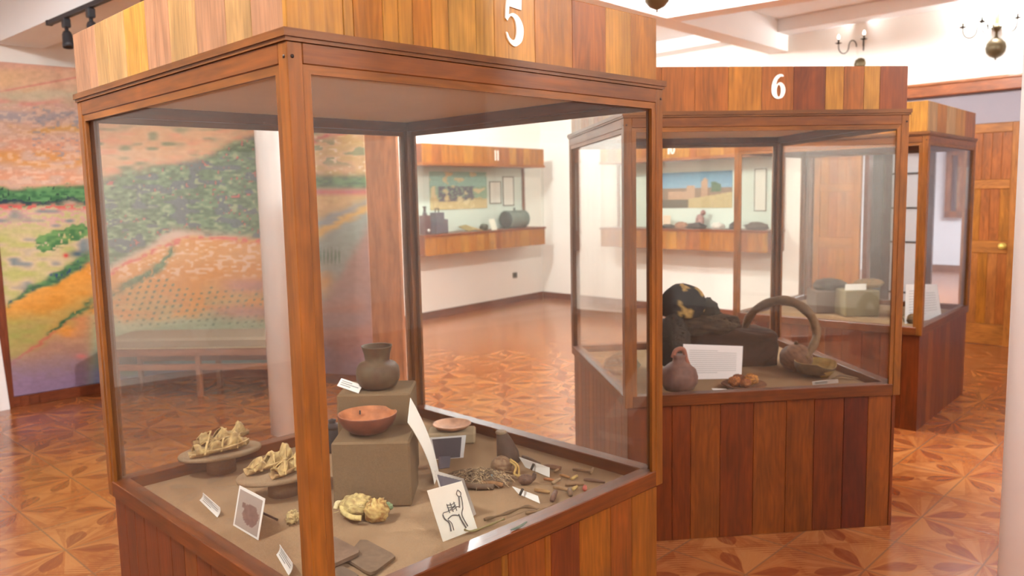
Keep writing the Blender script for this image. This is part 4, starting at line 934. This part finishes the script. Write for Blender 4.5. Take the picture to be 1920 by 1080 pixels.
# straw-like figurine
t_ = thing('straw_bundle', 'pale straw bundle like a small animal before plinth', 'straw bundle', onz(682, 975, Z5)); f = inv(t_)
SA, SB = S(190, 168, 112), S(134, 108, 72)
m = MB(); m.lump((-.025, .02, .035), (.05, .036, .034), SA, SB, .28, 3.5, 2, flatbase=-.034); m.build('body', 'matte', t_)
m = MB(); m.lump((.04, -.005, .03), (.036, .034, .034), S(200, 172, 108), S(140, 96, 56), .3, 3.5, 5, flatbase=-.03); m.build('head', 'matte', t_)
m = MB(); m.tube(crom([(-.07, .02, .045), (-.055, -.01, .03), (-.03, -.03, .022), (.0, -.035, .02)], 5), .008, SA, 8); m.tube(crom([(-.07, .02, .045), (-.078, .01, .05), (-.082, .0, .035)], 4), .007, S(198, 182, 140), 8); m.build('limb', 'matte', t_)
m = MB(); m.lump((.066, .03, .028), (.017, .014, .012), S(130, 146, 104), S(112, 130, 96), .2, 3, 8); m.build('green_tuft', 'matte', t_)
m = MB()
for i in range(60):
    a = rnd.random() * math.tau; rr = rnd.uniform(.01, .05); b_ = Vector((-.01 + rr * 1.4 * math.cos(a), rr * .8 * math.sin(a), rnd.uniform(.02, .055))); dd = Vector((rnd.gauss(0, 1), rnd.gauss(0, 1), rnd.uniform(0, .8))).normalized() * rnd.uniform(.006, .016); m.tube([b_, b_ + dd], .0008, rnd.choice([SA, S(214, 196, 150), SB]), 4)
m.build('loose_straw', 'matte', t_)
m = MB(); m.lump(onz(549, 970, Z5 + .015), (.018, .03, .02), S(196, 172, 118), S(120, 96, 66), .35, 3, 9); tag(rebase(m.build('bone_fragment', 'matte'), onz(549, 975, Z5)), 'pale bone fragment half hidden behind near corner post', 'bone')
# thin slabs
def flat_slab(label, pts, z, col, th=.008):
    P_ = [onz(u, v, z) for u, v in pts]; c_ = sum(P_, Vector()) / len(P_); n = len(P_)
    lp = smooth_loop([(p.x - c_.x, p.y - c_.y) for p in P_], 1); vs = [(x, y, 0) for x, y in lp] + [(x, y, -th) for x, y in lp]; k = len(lp)
    m = MB(); m.add(vs, [tuple(range(k)), tuple(range(2 * k - 1, k - 1, -1))] + [(i, (i + 1) % k, k + (i + 1) % k, k + i) for i in range(k)], col); o = m.build('dark_slab', 'pottery'); o.location = c_; return tag(o, label, 'slab', 'dark flat slabs in case 5')
flat_slab('dark flat square slab lying before straw bundle', [(648, 1046), (660, 1030), (675, 1012), (688, 1012), (735, 1037), (741, 1043), (705, 1070), (695, 1073), (685, 1070)], Z5 + .010, S(104, 82, 62))
flat_slab('dark flat slab overlapping behind near corner post', [(575, 1030), (610, 1004), (628, 1006), (674, 1030), (672, 1036), (628, 1056), (590, 1068)], Z5 + .022, S(110, 86, 68), .01)
flat_slab('small dark slab nearest front rail at corner post', [(600, 1075), (640, 1060), (665, 1073), (672, 1078), (650, 1090), (610, 1095)], Z5 + .01, S(96, 78, 62))
# oval stands with sandals
def stand(label, uL, uR, z, grp='oval cloth covered stands in case 5'):
    a, b_ = onz(*uL, z), onz(*uR, z); c_ = (a + b_) / 2; d = (b_ - a); L = d.length / 2; ang = math.atan2(d.y, d.x)
    t_ = thing('oval_stand', label, 'stand', (c_.x, c_.y, ZS + .001), ang, grp); h = z - ZS - .001
    m = MB(); n = 40; prof = [(0, h), (.93, h), (.985, h - .003), (1, h - .008), (.985, h - .014), (.9, h - .017), (0, h - .017)]; vs = []
    for r, zz_ in prof:
        for j in range(n): tt = math.tau * j / n; vs.append((L * r * math.cos(tt), L * .66 * r * math.sin(tt), zz_))
    m.add(vs, [(i * n + j, i * n + (j + 1) % n, (i + 1) * n + (j + 1) % n, (i + 1) * n + j) for i in range(len(prof) - 1) for j in range(n)], S(142, 118, 92), None, True); m.build('platter', 'fabric', t_)
    MB().lathe([(0, 0), (.05, 0), (.048, h - .016), (0, h - .016)], (0, 0, 0), S(120, 92, 70), 24).build('pedestal', 'fabric', t_); return c_, ang, z, L
s1 = stand('oval stand farther left, holding crumpled hide sandals', (333, 857), (489, 828), .735)
s2 = stand('oval stand nearer the corner post holding sandals', (444, 902), (610, 862), .735)
def sandal(label, c_, ang, L, W, tilt, seed, col=S(206, 176, 122), col2=S(150, 116, 74)):
    t_ = thing('hide_sandal', label, 'sandal', c_, ang, 'ancient hide sandals on oval stands'); R = None
    m = MB(); n = 24; vs = []; k = 14; cols = []
    for i in range(k + 1):
        x = -L / 2 + L * i / k; ww = W / 2 * (math.sin(math.pi * min(.985, max(.04, i / k))) ** .45) * (1 + .12 * math.cos(2 * math.pi * i / k + 1))
        for j in range(9):
            y = -1 + j / 4; z_ = .004 + .016 * abs(y) ** 2.5 + .012 * (i / k) ** 2 + .006 * noise.noise(Vector((x * 40, y * 2, seed)))
            vs.append(Vector((x, y * ww, z_))); f_ = min(1, max(0, .5 + noise.noise(Vector((x * 40, y * 3, seed + 4))))); cols.append(tuple(a * f_ + b * (1 - f_) for a, b in zip(col, col2)))
    fs = [(i * 9 + j, (i + 1) * 9 + j, (i + 1) * 9 + j + 1, i * 9 + j + 1) for i in range(k) for j in range(8)]; m.add(vs, fs, cols, None, True); so = m.build('sole', 'pottery', t_, False); sm_ = so.modifiers.new('t', 'SOLIDIFY'); sm_.thickness = .005
    # folded upper: a bent sheet with ragged, fluted edges
    m = MB(); vs = []; cols = []; a_n, b_n = 18, 13
    for i in range(a_n + 1):
        x = -L * .43 + L * .86 * i / a_n
        for j in range(b_n + 1):
            a = math.pi * (j / b_n); hh = .028 * (1 + .5 * math.sin(i * .9 + seed)) * (.7 + .6 * i / a_n); rr = W * .42
            q_ = Vector((x, -rr * math.cos(a), .012 + hh * math.sin(a) ** (.8)))
            q_.z += .012 * noise.noise(Vector((x * 55, j * .6, seed))); q_.y += .01 * noise.noise(Vector((x * 50, j * .6, seed + 9)))
            vs.append(q_); f_ = min(1, max(0, .5 + 1.1 * noise.noise(q_ * 60 + Vector((seed, 0, 0))))); cols.append(tuple(a_ * f_ + b_ * (1 - f_) for a_, b_ in zip(S(206, 174, 114), tuple(x * .7 for x in col2))))
    fs = []
    for i in range(a_n):
        for j in range(b_n):
            if 4 < i < 9 and 4 < j < 9 or (i in (13, 14) and j > 6): continue
            fs.append((i * (b_n + 1) + j, (i + 1) * (b_n + 1) + j, (i + 1) * (b_n + 1) + j + 1, i * (b_n + 1) + j + 1))
    m.add(vs, fs, cols, None, True); so = m.build('folded_upper', 'pottery', t_, False); sm_ = so.modifiers.new('t', 'SOLIDIFY'); sm_.thickness = .0035
    for q_ in range(3):
        x = -L * .3 + q_ * L * .28; m = MB(); m.tube(crom([(x, -W * .5, .01), (x + .012, -W * .25, .036 + .006 * q_), (x + .02, .0, .046), (x + .005, W * .3, .034), (x - .01, W * .5, .012)], 5), .004, S(196, 164, 108), 7, .5); m.build('strap', 'pottery', t_)
    t_.rotation_euler = (0, tilt, ang); return t_
def on_stand(u, v, st, dz=.001): return onz(u, v, st[2] + dz)
sandal('hide sandal at front of the farther oval stand', on_stand(412, 848, s1), s1[1] + .08, .2, .062, 0, 1)
sandal('hide sandal at back of the farther oval stand', on_stand(416, 828, s1), s1[1] + .02, .19, .06, 0, 6, S(190, 162, 112))
sandal('hide sandal at left of the nearer oval stand', on_stand(505, 878, s2), s2[1] + .25, .17, .06, 0, 11)
sandal('flattened hide sandal at front of nearer oval stand', on_stand(545, 886, s2), s2[1] + .35, .15, .05, 0, 15, S(186, 154, 108))
# dark pot with knob half hidden left of plinth
t_ = thing('black_jar', 'black lidded jar between corner post and plinth', 'jar', onz(607, 872, Z5) + Vector((0, .16, 0)))
MB().lathe([(0, 0), (.03, 0), (.035, .03), (.033, .075), (.03, .09), (0, .09)], (0, 0, 0), S(40, 38, 40), 24).build('body', 'pottery', t_)
MB().lathe([(0, .09), (.034, .09), (.034, .1), (.014, .106), (.012, .112), (.016, .12), (0, .126)], (0, 0, 0), S(52, 40, 38), 24).build('lid', 'pottery', t_)
# pale dish on low block
t_ = thing('pale_dish', 'shallow reddish dish on low block behind photographs', 'dish', (onz(845, 816, .70).x, 3.05, .701))
bowl((0, 0, 0), [(0, 0, 0), (.03, 0, 0), (.06, .01, 0), (.075, .022, 1), (.075, .025, 1), (.07, .024, 2), (.055, .014, 2), (0, .008, 2)], S(178, 128, 96), S(190, 140, 108)).build('vessel', 'pottery', t_)
# tall dark horn vessel and round gourd pot
p = onz(948, 866, Z5); t_ = thing('horn_vessel', 'tall dark tapering horn vessel near back rail, case 5', 'vessel', p)
m = MB(); m.tube([(.012, 0, 0), (.008, 0, .03), (-.002, 0, .07), (-.013, .0, .105)], [.041, .04, .03, .019], S(72, 54, 42), 20); m.build('body', 'pottery', t_)
m = MB(); m.lathe([(0, 0), (.019, 0), (.021, .004), (.019, .009), (.012, .01), (.0, .006)], (-.0135, 0, .104), S(128, 110, 86), 20); m.build('rim', 'pottery', t_)
p = onz(940, 888, Z5); t_ = thing('round_gourd', 'small brown round gourd before horn vessel, case 5', 'gourd', p)
m = MB(); m.lump((0, 0, .03), (.036, .03, .032), S(104, 74, 52), S(138, 112, 84), .05, 2, 4, flatbase=-.03, ct=-.2); m.build('body', 'pottery', t_)
m = MB(); m.tube(crom([(.03, -.005, .045), (.05, -.02, .03), (.045, -.04, .012), (.07, -.055, .008)], 5), .0045, S(168, 136, 80), 6); m.tube(crom([(.03, .0, .05), (.055, .0, .03), (.06, -.02, .012), (.058, -.05, .006)], 5), .004, S(186, 152, 90), 6); m.build('cord', 'matte', t_)
p = onz(988, 908, Z5); t_ = thing('clay_pipe', 'small bent clay pipe bowl on case 5 bed', 'pipe', p)
m = MB(); m.lump((-.004, 0, .016), (.026, .018, .017), S(110, 78, 60), S(74, 52, 42), .08, 2, 3, flatbase=-.016); m.build('bowl', 'pottery', t_)
m = MB(); m.tube(crom([(.008, 0, .014), (.022, 0, .022), (.026, .002, .036)], 5), [.011 - .0005 * i for i in range(11)], S(84, 62, 50), 12); m.build('stem', 'pottery', t_)
# two small black clips standing on the captions
for (u, v, lab) in ((998, 884, 'short black peg beside the rear long caption'), (977, 932, 'short black peg beside the front long caption'), (920, 905, 'small blue grey peg in the fibre bundle')):
    p = onz(u, v, Z5 + .001); m = MB(); m.tube([p + Vector((-.004, 0, .006)), p + Vector((.006, .004, .026))], .0045, S(58, 52, 44) if u != 920 else S(104, 112, 112), 8); tag(rebase(m.build('small_peg', 'pottery'), p), lab, 'peg')
# fibre bundle
t_ = thing('fibre_bundle', 'tangled brown plant fibre bundle on case 5 bed', 'fibre bundle', onz(898, 903, Z5))
m = MB(); m.lump((0, .01, .008), (.085, .06, .012), S(140, 116, 92), S(104, 82, 66), .4, 5, 3, flatbase=-.012); m.build('core', 'matte', t_)
m = MB()
for i in range(420):
    a = rnd.random() * math.tau; rr = rnd.random() ** .6; x, y = .1 * rr * math.cos(a), .01 + .075 * rr * math.sin(a); an = rnd.gauss(-.5, .6); l = rnd.uniform(.02, .05); h = .012 + .02 * (1 - rr)
    m.tube([(x - l * math.cos(an), y - l * math.sin(an), h * .5), (x, y, h + rnd.uniform(0, .008)), (x + l * math.cos(an), y + l * math.sin(an), h * .4)], .0013, rnd.choice([S(144, 120, 94), S(108, 86, 68), S(170, 144, 110), S(124, 102, 84)]), 4)
m.build('strands', 'matte', t_)
m = MB(); m.tube(crom([(.01, -.05, .012), (.045, -.055, .014), (.08, -.06, .008)], 5), .008, S(134, 96, 64), 8); m.tube(crom([(-.05, -.055, .010), (0, -.075, .011), (.05, -.07, .007)], 5), .010, S(104, 82, 66), 8); m.build('wrapped_end', 'matte', t_)
# small sticks and bones
sticks = [((980, 856), (1012, 870), .007, (86, 66, 50)), ((1020, 874), (1052, 878), .009, (112, 80, 58)), ((1074, 880), (1104, 884), .005, (118, 88, 62)), ((1108, 888), (1112, 878), .0045, (150, 120, 86)), ((1050, 890), (1068, 895), .005, (150, 106, 64)), ((1072, 898), (1082, 892), .006, (176, 144, 84)),
          ((1020, 898), (1040, 901), .005, (150, 92, 52)), ((1036, 906), (1050, 898), .006, (148, 120, 88)), ((1060, 909), (1095, 907), .006, (128, 96, 66)), ((1095, 899), (1134, 904), .0055, (106, 76, 58)), ((1003, 918), (1030, 923), .007, (150, 112, 70)), ((1038, 913), (1070, 920), .006, (140, 106, 72)),
          ((1035, 938), (1042, 922), .009, (100, 70, 56)), ((1070, 928), (1068, 918), .009, (110, 84, 64)), ((1096, 918), (1097, 912), .008, (170, 84, 70)), ((1074, 918), (1082, 912), .006, (180, 150, 92)), ((1040, 884), (1052, 878), .005, (140, 108, 76))]
desc = ['long dark stick behind the rear long caption', 'thick brown stick end right of rear caption', 'thin stick near the back rail, farthest right', 'short pale stick crossing the farthest thin stick', 'short orange brown stick mid right of case 5', 'short yellow bone stub beside orange brown stick', 'short reddish stick right of the clay pipe', 'pale stub crossing the short reddish stick', 'medium brown stick in the right cluster', 'dark stick closest to the right corner', 'yellowish stick right of the front peg', 'brown stick pointing at the yellow stub', 'dark upright stub nearest the front rail', 'dark blunt stub near the front rail', 'small pinkish red bead like stub', 'yellow stub at end of the brown stick', 'pale short stick beside the thick brown one']
for (a, b_, r_, cc), lab in zip(sticks, desc):
    p, q = onz(*a, Z5 + r_), onz(*b_, Z5 + r_); mid_ = (p + q) / 2 + Vector((0, 0, .001)); m = MB(); m.tube([p, p * .7 + q * .3 + Vector((0, 0, .0008)), mid_, q], [r_ * .8, r_, r_ * .95, r_ * .75], S(*cc), 9)
    tag(rebase(m.build('small_stick', 'pottery'), (mid_.x, mid_.y, ZS + .002)), lab, 'stick', 'small sticks and bones in case 5')
# twigs and braided cords along the front rail
def twig(label, pts, r_, col, grp='twigs beside the front rail'):
    P_ = [onz(u, v, Z5 + dz) for u, v, dz in pts]; m = MB(); L = crom([tuple(p) for p in P_], 5); m.tube(L, [r_ * (.75 + .3 * math.sin(i * 1.3)) for i in range(len(L))], col, 8); return tag(rebase(m.build('dry_twig', 'pottery'), P_[0]), label, 'twig', grp)
twig('long dark twig with forked tip before the fibre bundle', [(908, 974, .005), (945, 964, .008), (985, 950, .012), (1010, 956, .008)], .006, S(102, 78, 52))
twig('twisted twig end rising to the front rail', [(985, 962, .006), (1010, 958, .01), (1032, 950, .012), (1045, 944, .014)], .006, S(112, 84, 54))
twig('thin pale twig crossing the llama drawing foot', [(864, 990, .012), (885, 996, .008), (915, 985, .006), (945, 973, .005)], .004, S(128, 112, 70))
p0, p1, p2 = onz(958, 996, HR), onz(975, 990, HR), onz(988, 978, HR + .012)
m = MB(); m.tube(crom([tuple(p0 + Vector((0, 0, .004))), tuple(p1 + Vector((0, 0, .005))), tuple(p2)], 6), [.002 + .0035 * math.sin(math.pi * i / 12) for i in range(13)], S(92, 98, 84), 8, .5); tag(rebase(m.build('grey_feather', 'pottery'), p0), 'small grey green feather caught at the front rail glass', 'feather')

# ------------------------------------------------------------------ contents of case 6
def base6(u, v): return onz(u, v, Z5)
p = base6(1273, 728); t_ = thing('clay_jug', 'reddish brown clay jug with spout at left, case 6', 'jug', p)
m = MB(); m.lathe([(0, 0), (.07, 0), (.088, .03), (.09, .06), (.08, .095), (.05, .12), (.032, .13), (.028, .15), (.032, .165), (.0, .16)], (0, 0, 0), S(118, 84, 74), 32, None, .02, 2, S(96, 64, 56)); m.build('body', 'pottery', t_)
m = MB(); m.tube(crom([(-.03, 0, .15), (-.015, .0, .185), (.02, 0, .19), (.035, 0, .14), (.05, 0, .1)], 5), .011, S(146, 90, 72), 10); m.build('handle', 'pottery', t_)
card('text_card', 'large white typed text card standing in case 6', 'card', [base6(1318, 721), base6(1389, 719), ony(1393, 649, base6(1389, 719).y + .03), ony(1281, 645, base6(1318, 721).y + .03)][:0] or [Vector((ony(1283, 722, 3.98).x, 3.98, Z5)), Vector((ony(1390, 720, 3.98).x, 3.98, Z5)), ony(1393, 649, 4.01), ony(1281, 645, 4.01)], S(226, 216, 214), lines=12, line_col=S(196, 187, 185))
t_ = thing('corn_basket', 'small shallow basket of orange corn cobs, case 6', 'basket', base6(1395, 728))
MB().lathe([(0, 0), (.055, 0), (.09, .012), (.105, .022), (.1, .026), (.06, .01), (0, .008)], (0, 0, 0), S(132, 88, 60), 28, None, .06, 2, S(98, 62, 44)).build('tray', 'matte', t_)
for i, (x, y, z, rr, c1) in enumerate(((-.045, .0, .035, .032, (176, 106, 54)), (.035, .01, .04, .036, (198, 132, 56)), (0, -.02, .03, .028, (160, 92, 50)), (-.02, .03, .04, .03, (120, 74, 54)))):
    m = MB(); m.lump((x, y, z), (rr, rr * .8, rr * .75), S(*c1), S(104, 60, 40), .2, 4, i + 3); m.build('corn_piece', 'matte', t_)
# dark crate of fur, fur pelt and dome
q0, q1 = base6(1290, 700), base6(1395, 700); yb = 4.25
x0 = ony(1292, 650, yb).x; x1 = ony(1466, 650, yb).x
t_ = thing('fur_covered_box', 'large box draped in dark brown fur behind text card', 'box', ((x0 + x1) / 2, yb + .15, ZS + .003))
m = MB(); w_ = (x1 - x0); vs = []; cols = []
n_u, n_v = 40, 14
for side in range(1):
    for i in range(n_u + 1):
        for j in range(n_v + 1):
            a = math.tau * i / n_u; c1, s1_ = math.cos(a), math.sin(a); pw = .35; X_ = math.copysign(abs(c1) ** pw, c1) * w_ / 2; Y_ = math.copysign(abs(s1_) ** pw, s1_) * .15
            t__ = j / n_v
            if t__ < .7: r_, z_ = 1.0, .185 * (t__ / .7)
            else: r_, z_ = 1 - (t__ - .7) / .3, .185 + .02 * math.sin((t__ - .7) / .3 * 1.57)
            nn = noise.noise(Vector((X_ * 12, Y_ * 12, z_ * 14))) * .02; vs.append((X_ * r_ + nn, Y_ * r_ + nn, max(0, z_ + nn * (.8 if j else 0) - .05 * max(0, X_ / w_ + .1) * t__)))
            k = .5 + noise.noise(Vector((X_ * 30, Y_ * 30, z_ * 20))); cols.append(tuple(a_ * (1 - k) + b__ * k for a_, b__ in zip(S(40, 27, 20), S(70, 46, 32))))
m.add(vs, [(i * (n_v + 1) + j, (i + 1) * (n_v + 1) + j, (i + 1) * (n_v + 1) + j + 1, i * (n_v + 1) + j + 1) for i in range(n_u) for j in range(n_v)], cols, None, True); m.build('fur_cover', 'matte', t_)
def fur(label, name, cat, c_, rad, c1, c2, seed, amp=.22, n=260, fl_=None, base=None):
    t_ = thing(name, label, cat, base if base is not None else (c_[0], c_[1], c_[2] - rad[2] * .8)); f = inv(t_); m = MB(); m.lump(f(c_), rad, c1, c2, amp, 2.5, seed, flatbase=fl_, cfreq=7); m.build('pelt', 'matte', t_)
    m = MB(); cc = f(c_)
    for i in range(n):
        d = Vector((rnd.gauss(0, 1), rnd.gauss(0, 1), abs(rnd.gauss(0, 1)))).normalized(); b_ = cc + Vector((d.x * rad[0], d.y * rad[1], d.z * rad[2])) * .97; e_ = b_ + (d + Vector((rnd.gauss(0, .5), rnd.gauss(0, .5), -.6))).normalized() * rnd.uniform(.01, .022); m.tube([b_, e_], .0014, rnd.choice([c1, c2]), 3)
    m.build('fur_strands', 'matte', t_); return t_
yc = 4.32
fur('long grey brown fur pelt draped over the box, case 6', 'fur_pelt', 'pelt', (ony(1318, 617, yc).x, yc, .885), (.2, .12, .06), S(84, 70, 56), S(56, 46, 38), 3, base=(ony(1315, 617, yc).x, yc, .86))
fur('dark drooping fur bundle behind the clay jug', 'fur_bundle', 'pelt', (ony(1262, 650, 4.2).x, 4.2, .80), (.085, .1, .145), S(60, 54, 48), S(44, 40, 36), 8, fl_=-.14, base=(ony(1262, 650, 4.2).x, 4.2, ZS + .004))
t_ = thing('feathered_cap', 'black dome shaped cap with golden patches, case 6', 'cap', (ony(1280, 600, yc).x, yc, .93)); 
m = MB(); m.lump((0, 0, .06), (.125, .12, .115), S(34, 33, 34), S(46, 44, 42), .06, 2, 2, nu=40, nv=24, flatbase=-.06)
c2_ = []
for (v_, c_) in zip(m.v, m.c):
    k = noise.noise(Vector(v_) * 17 + Vector((3, 1, 2))) + .5 * noise.noise(Vector(v_) * 40); c2_.append(S(184, 150, 92) if (k > .22 and v_[1] < .04 and v_[0] > -.05) else c_)
m.c = c2_; m.build('dome', 'matte', t_)
m = MB(); m.lump((.125, .02, .02), (.075, .08, .07), S(44, 42, 38), S(62, 56, 46), .2, 2.5, 5, flatbase=-.05); m.build('neck_flap', 'matte', t_)
# wooden hoop, gourds
yh = 4.06
hp = [(1398, 652), (1397, 615), (1412, 585), (1440, 568), (1470, 563), (1500, 573), (1522, 595), (1531, 625), (1524, 650), (1508, 672)]
P_ = [ony(u, v, yh + .45 - .05 * i) for i, (u, v) in enumerate(hp)]; L_ = crom([tuple(p) for p in P_], 5)
m = MB(); m.tube(L_, [.017 + .008 * math.sin(math.pi * i / len(L_)) + .002 * math.sin(i) for i in range(len(L_))], [S(128, 100, 70)] * 0 or S(112, 84, 56), 14); tag(rebase(m.build('wooden_hoop', 'pottery'), P_[-1]), 'big bent wooden hoop arching over case 6', 'hoop')
p = base6(1490, 706); p = Vector((ony(1492, 690, 4.12).x, 4.12, ZS + .003)); t_ = thing('round_gourd', 'round dark brown gourd under hoop end, case 6', 'gourd', p)
m = MB(); m.lump((0, 0, .07), (.085, .08, .072), S(98, 68, 50), S(128, 90, 66), .04, 2, 3, flatbase=-.07); m.build('body', 'pottery', t_)
MB().lathe([(0, 0), (.012, 0), (.008, .015), (0, .016)], (0, 0, .141), S(80, 58, 42), 12).build('stub', 'pottery', t_)
p = Vector((ony(1528, 710, 4.0).x, 4.0, ZS + .003)); t_ = thing('half_gourd_bowl', 'open half gourd bowl with yellowish inside, case 6', 'bowl', p)
bowl((0, 0, .0), [(0, 0, 0), (.05, .002, 0), (.085, .022, 0), (.1, .05, 0), (.102, .075, 1), (.098, .077, 2), (.092, .05, 2), (.07, .025, 2), (0, .015, 2)], S(96, 74, 48), S(158, 128, 72), (5.3, .025, .8)).build('shell', 'pottery', t_)
card('caption_card', 'small white caption card before the half gourd', 'card', zq((1524, 722), (1572, 718), (1571, 711), (1523, 716), Z5, Z5 + .02), S(230, 224, 220), lines=2)
card('caption_card', 'small white caption card at foot of corn basket', 'card', zq((1338, 733), (1366, 733), (1362, 729), (1334, 728), Z5, Z5 + .012), S(226, 216, 210))
t_ = thing('dry_leaf', 'curled brown dry leaf right of half gourd', 'leaf', base6(1582, 712)); m = MB(); m.tube(crom([(-.05, 0, .01), (-.01, .01, .02), (.03, 0, .015), (.07, -.01, .008)], 5), [.002 + .012 * math.sin(math.pi * i / 15) for i in range(16)], S(112, 86, 64), 8, .35); m.build('blade', 'pottery', t_)
m = MB(); m.tube([(-.06, 0, .008), (-.045, 0, .009)], .002, S(90, 66, 48), 6); m.build('stalk', 'pottery', t_)
p = base6(1165, 700); m = MB(); m.lump(p + Vector((0, 0, .04)), (.09, .07, .06), S(150, 140, 118), S(112, 102, 84), .25, 2.5, 7, flatbase=-.04); tag(rebase(m.build('pale_stone', 'matte'), p), 'pale rough stone behind left post of case 6', 'stone')

# ------------------------------------------------------------------ contents of case 7
def bx7(label, u0, u1, y, dep, zt, col, name='plinth_block'):
    x0, x1 = ony(u0, 560, y).x, ony(u1, 560, y).x; m = MB(); m.box(((x0 + x1) / 2, y + dep / 2, (ZS + .002 + zt) / 2), (x1 - x0, dep, zt - ZS - .002), col, 2, .008); return tag(rebase(m.build(name, 'fabric'), ((x0 + x1) / 2, y + dep / 2, ZS + .002)), label, 'plinth', 'cloth covered plinth blocks in case 7')
bx7('left darker plinth block in the farthest case', 1530, 1584, 6.05, .2, .83, S(112, 96, 84)); bx7('right olive plinth block in the farthest case', 1586, 1650, 5.85, .22, .85, S(128, 114, 84))
fur('dark crumpled cloth on left plinth, farthest case', 'dark_bundle', 'bundle', (ony(1555, 545, 6.14).x, 6.14, .86), (.12, .1, .055), S(62, 60, 58), S(92, 86, 74), 4, n=60, base=(ony(1555, 545, 6.14).x, 6.14, .83))
fur('light brown crumpled piece on right plinth, farthest case', 'brown_bundle', 'bundle', (ony(1628, 545, 6.0).x, 6.0, .885), (.11, .06, .035), S(128, 110, 80), S(160, 124, 88), 9, n=40, base=(ony(1628, 545, 6.0).x, 6.0, .85))
card('caption_card', 'white caption card on right plinth, farthest case', 'card', [Vector((ony(1584, 546, 5.88).x, 5.88, .852)), Vector((ony(1624, 546, 5.88).x, 5.88, .852)), Vector((ony(1624, 546, 5.9).x, 5.9, .895)), Vector((ony(1585, 546, 5.9).x, 5.9, .895))])
card('caption_card', 'small white caption card left of plinths, farthest case', 'card', zq((1514, 578), (1534, 583), (1535, 577), (1516, 572), Z5, Z5 + .02))
card('text_card', 'large white text card in right half of farthest case', 'card', [Vector((ony(1697, 596, 5.50).x, 5.50, Z5)), Vector((ony(1766, 596, 5.72).x, 5.72, Z5)), ony(1757, 533, 5.74), ony(1699, 533, 5.52)], S(236, 234, 234), lines=10, line_col=S(206, 204, 206))
p = onz(1706, 606, Z5) ; m = MB(); m.lump(p + Vector((0.02, .02, .03)), (.06, .05, .035), S(96, 76, 56), S(124, 98, 70), .3, 2.5, 3, flatbase=-.028); tag(rebase(m.build('brown_lump', 'matte'), p), 'rough brown lump before text card, farthest case', 'stone')

# ------------------------------------------------------------------ in the neighbouring room
NX = K - NB * 7.6
def nx(u, v, off=.03): return onpl(u, v, NX + NB * off, NB)
a, b_ = nx(1778, 282), nx(1806, 408); t_ = thing('wooden_cabinet', 'wood framed wall cabinet in the bright room beyond', 'cabinet', (a.x, a.y, b_.z), aB); W = abs((b_ - a).dot(DB)); Hh = a.z - b_.z
m = MB()
for (cx, cz, sx, sz) in ((.05, Hh / 2, .1, Hh), (W - .05, Hh / 2, .1, Hh), (W / 2, .06, W, .12), (W / 2, Hh - .05, W, .1)): m.box((cx, -.05, cz), (sx, .1, sz), S(206, 130, 70), 2, .004)
m.build('frame', 'varnished_wood', t_); MB().box((W / 2, -.01, Hh / 2), (W - .1, .04, Hh - .1), S(96, 76, 78), 2).build('glazed_front', 'smooth_paint', t_)
OFF = 1.0
def qb(u): p = onpl(u, 420, K - NB * OFF, NB); return Vector((p.x, p.y, 0))
a, b_ = qb(1660), qb(1750); W = (b_ - a).length; t_ = thing('panel_screen', 'tall white barred screen with dark post in next room', 'screen', a, aB)
MB().box((W / 2, 0, 1.05), (W, .03, 1.9), S(226, 226, 230), 2, .004).build('panel', 'smooth_paint', t_)
for z in (.35, .95, 1.35, 1.75): MB().box((W / 2, -.025, z), (W, .02, .02), S(70, 60, 58), 0, .002).build('bar', 'smooth_paint', t_)
for x in (.02, W - .05): MB().box((x, 0, 1.02), (.1, .05, 2.04), S(92, 60, 52), 2, .004).build('post', 'varnished_wood', t_)
a, b_ = qb(1618), qb(1656); W = (b_ - a).length; t_ = thing('grey_curtain', 'hanging grey curtain at left side of the doorway', 'curtain', a, aB)
m = MB(); n = 60; vs = [(W * i / n, .03 * math.sin(i * .9) + (.012 if k_ else 0), z) for z in (.02, 2.3) for k_ in (0, 1) for i in range(n + 1)]; k_ = n + 1
fs = [(i, i + 1, 2 * k_ + i + 1, 2 * k_ + i) for i in range(n)] + [(k_ + i + 1, k_ + i, 3 * k_ + i, 3 * k_ + i + 1) for i in range(n)] + [(i + 1, i, k_ + i, k_ + i + 1) for i in range(n)] + [(2 * k_ + i, 2 * k_ + i + 1, 3 * k_ + i + 1, 3 * k_ + i) for i in range(n)] + [(0, 2 * k_, 3 * k_, k_), (n, k_ + n, 3 * k_ + n, 2 * k_ + n)]
m.add(vs, fs, S(136, 130, 134), None, True); m.build('cloth', 'fabric', t_)
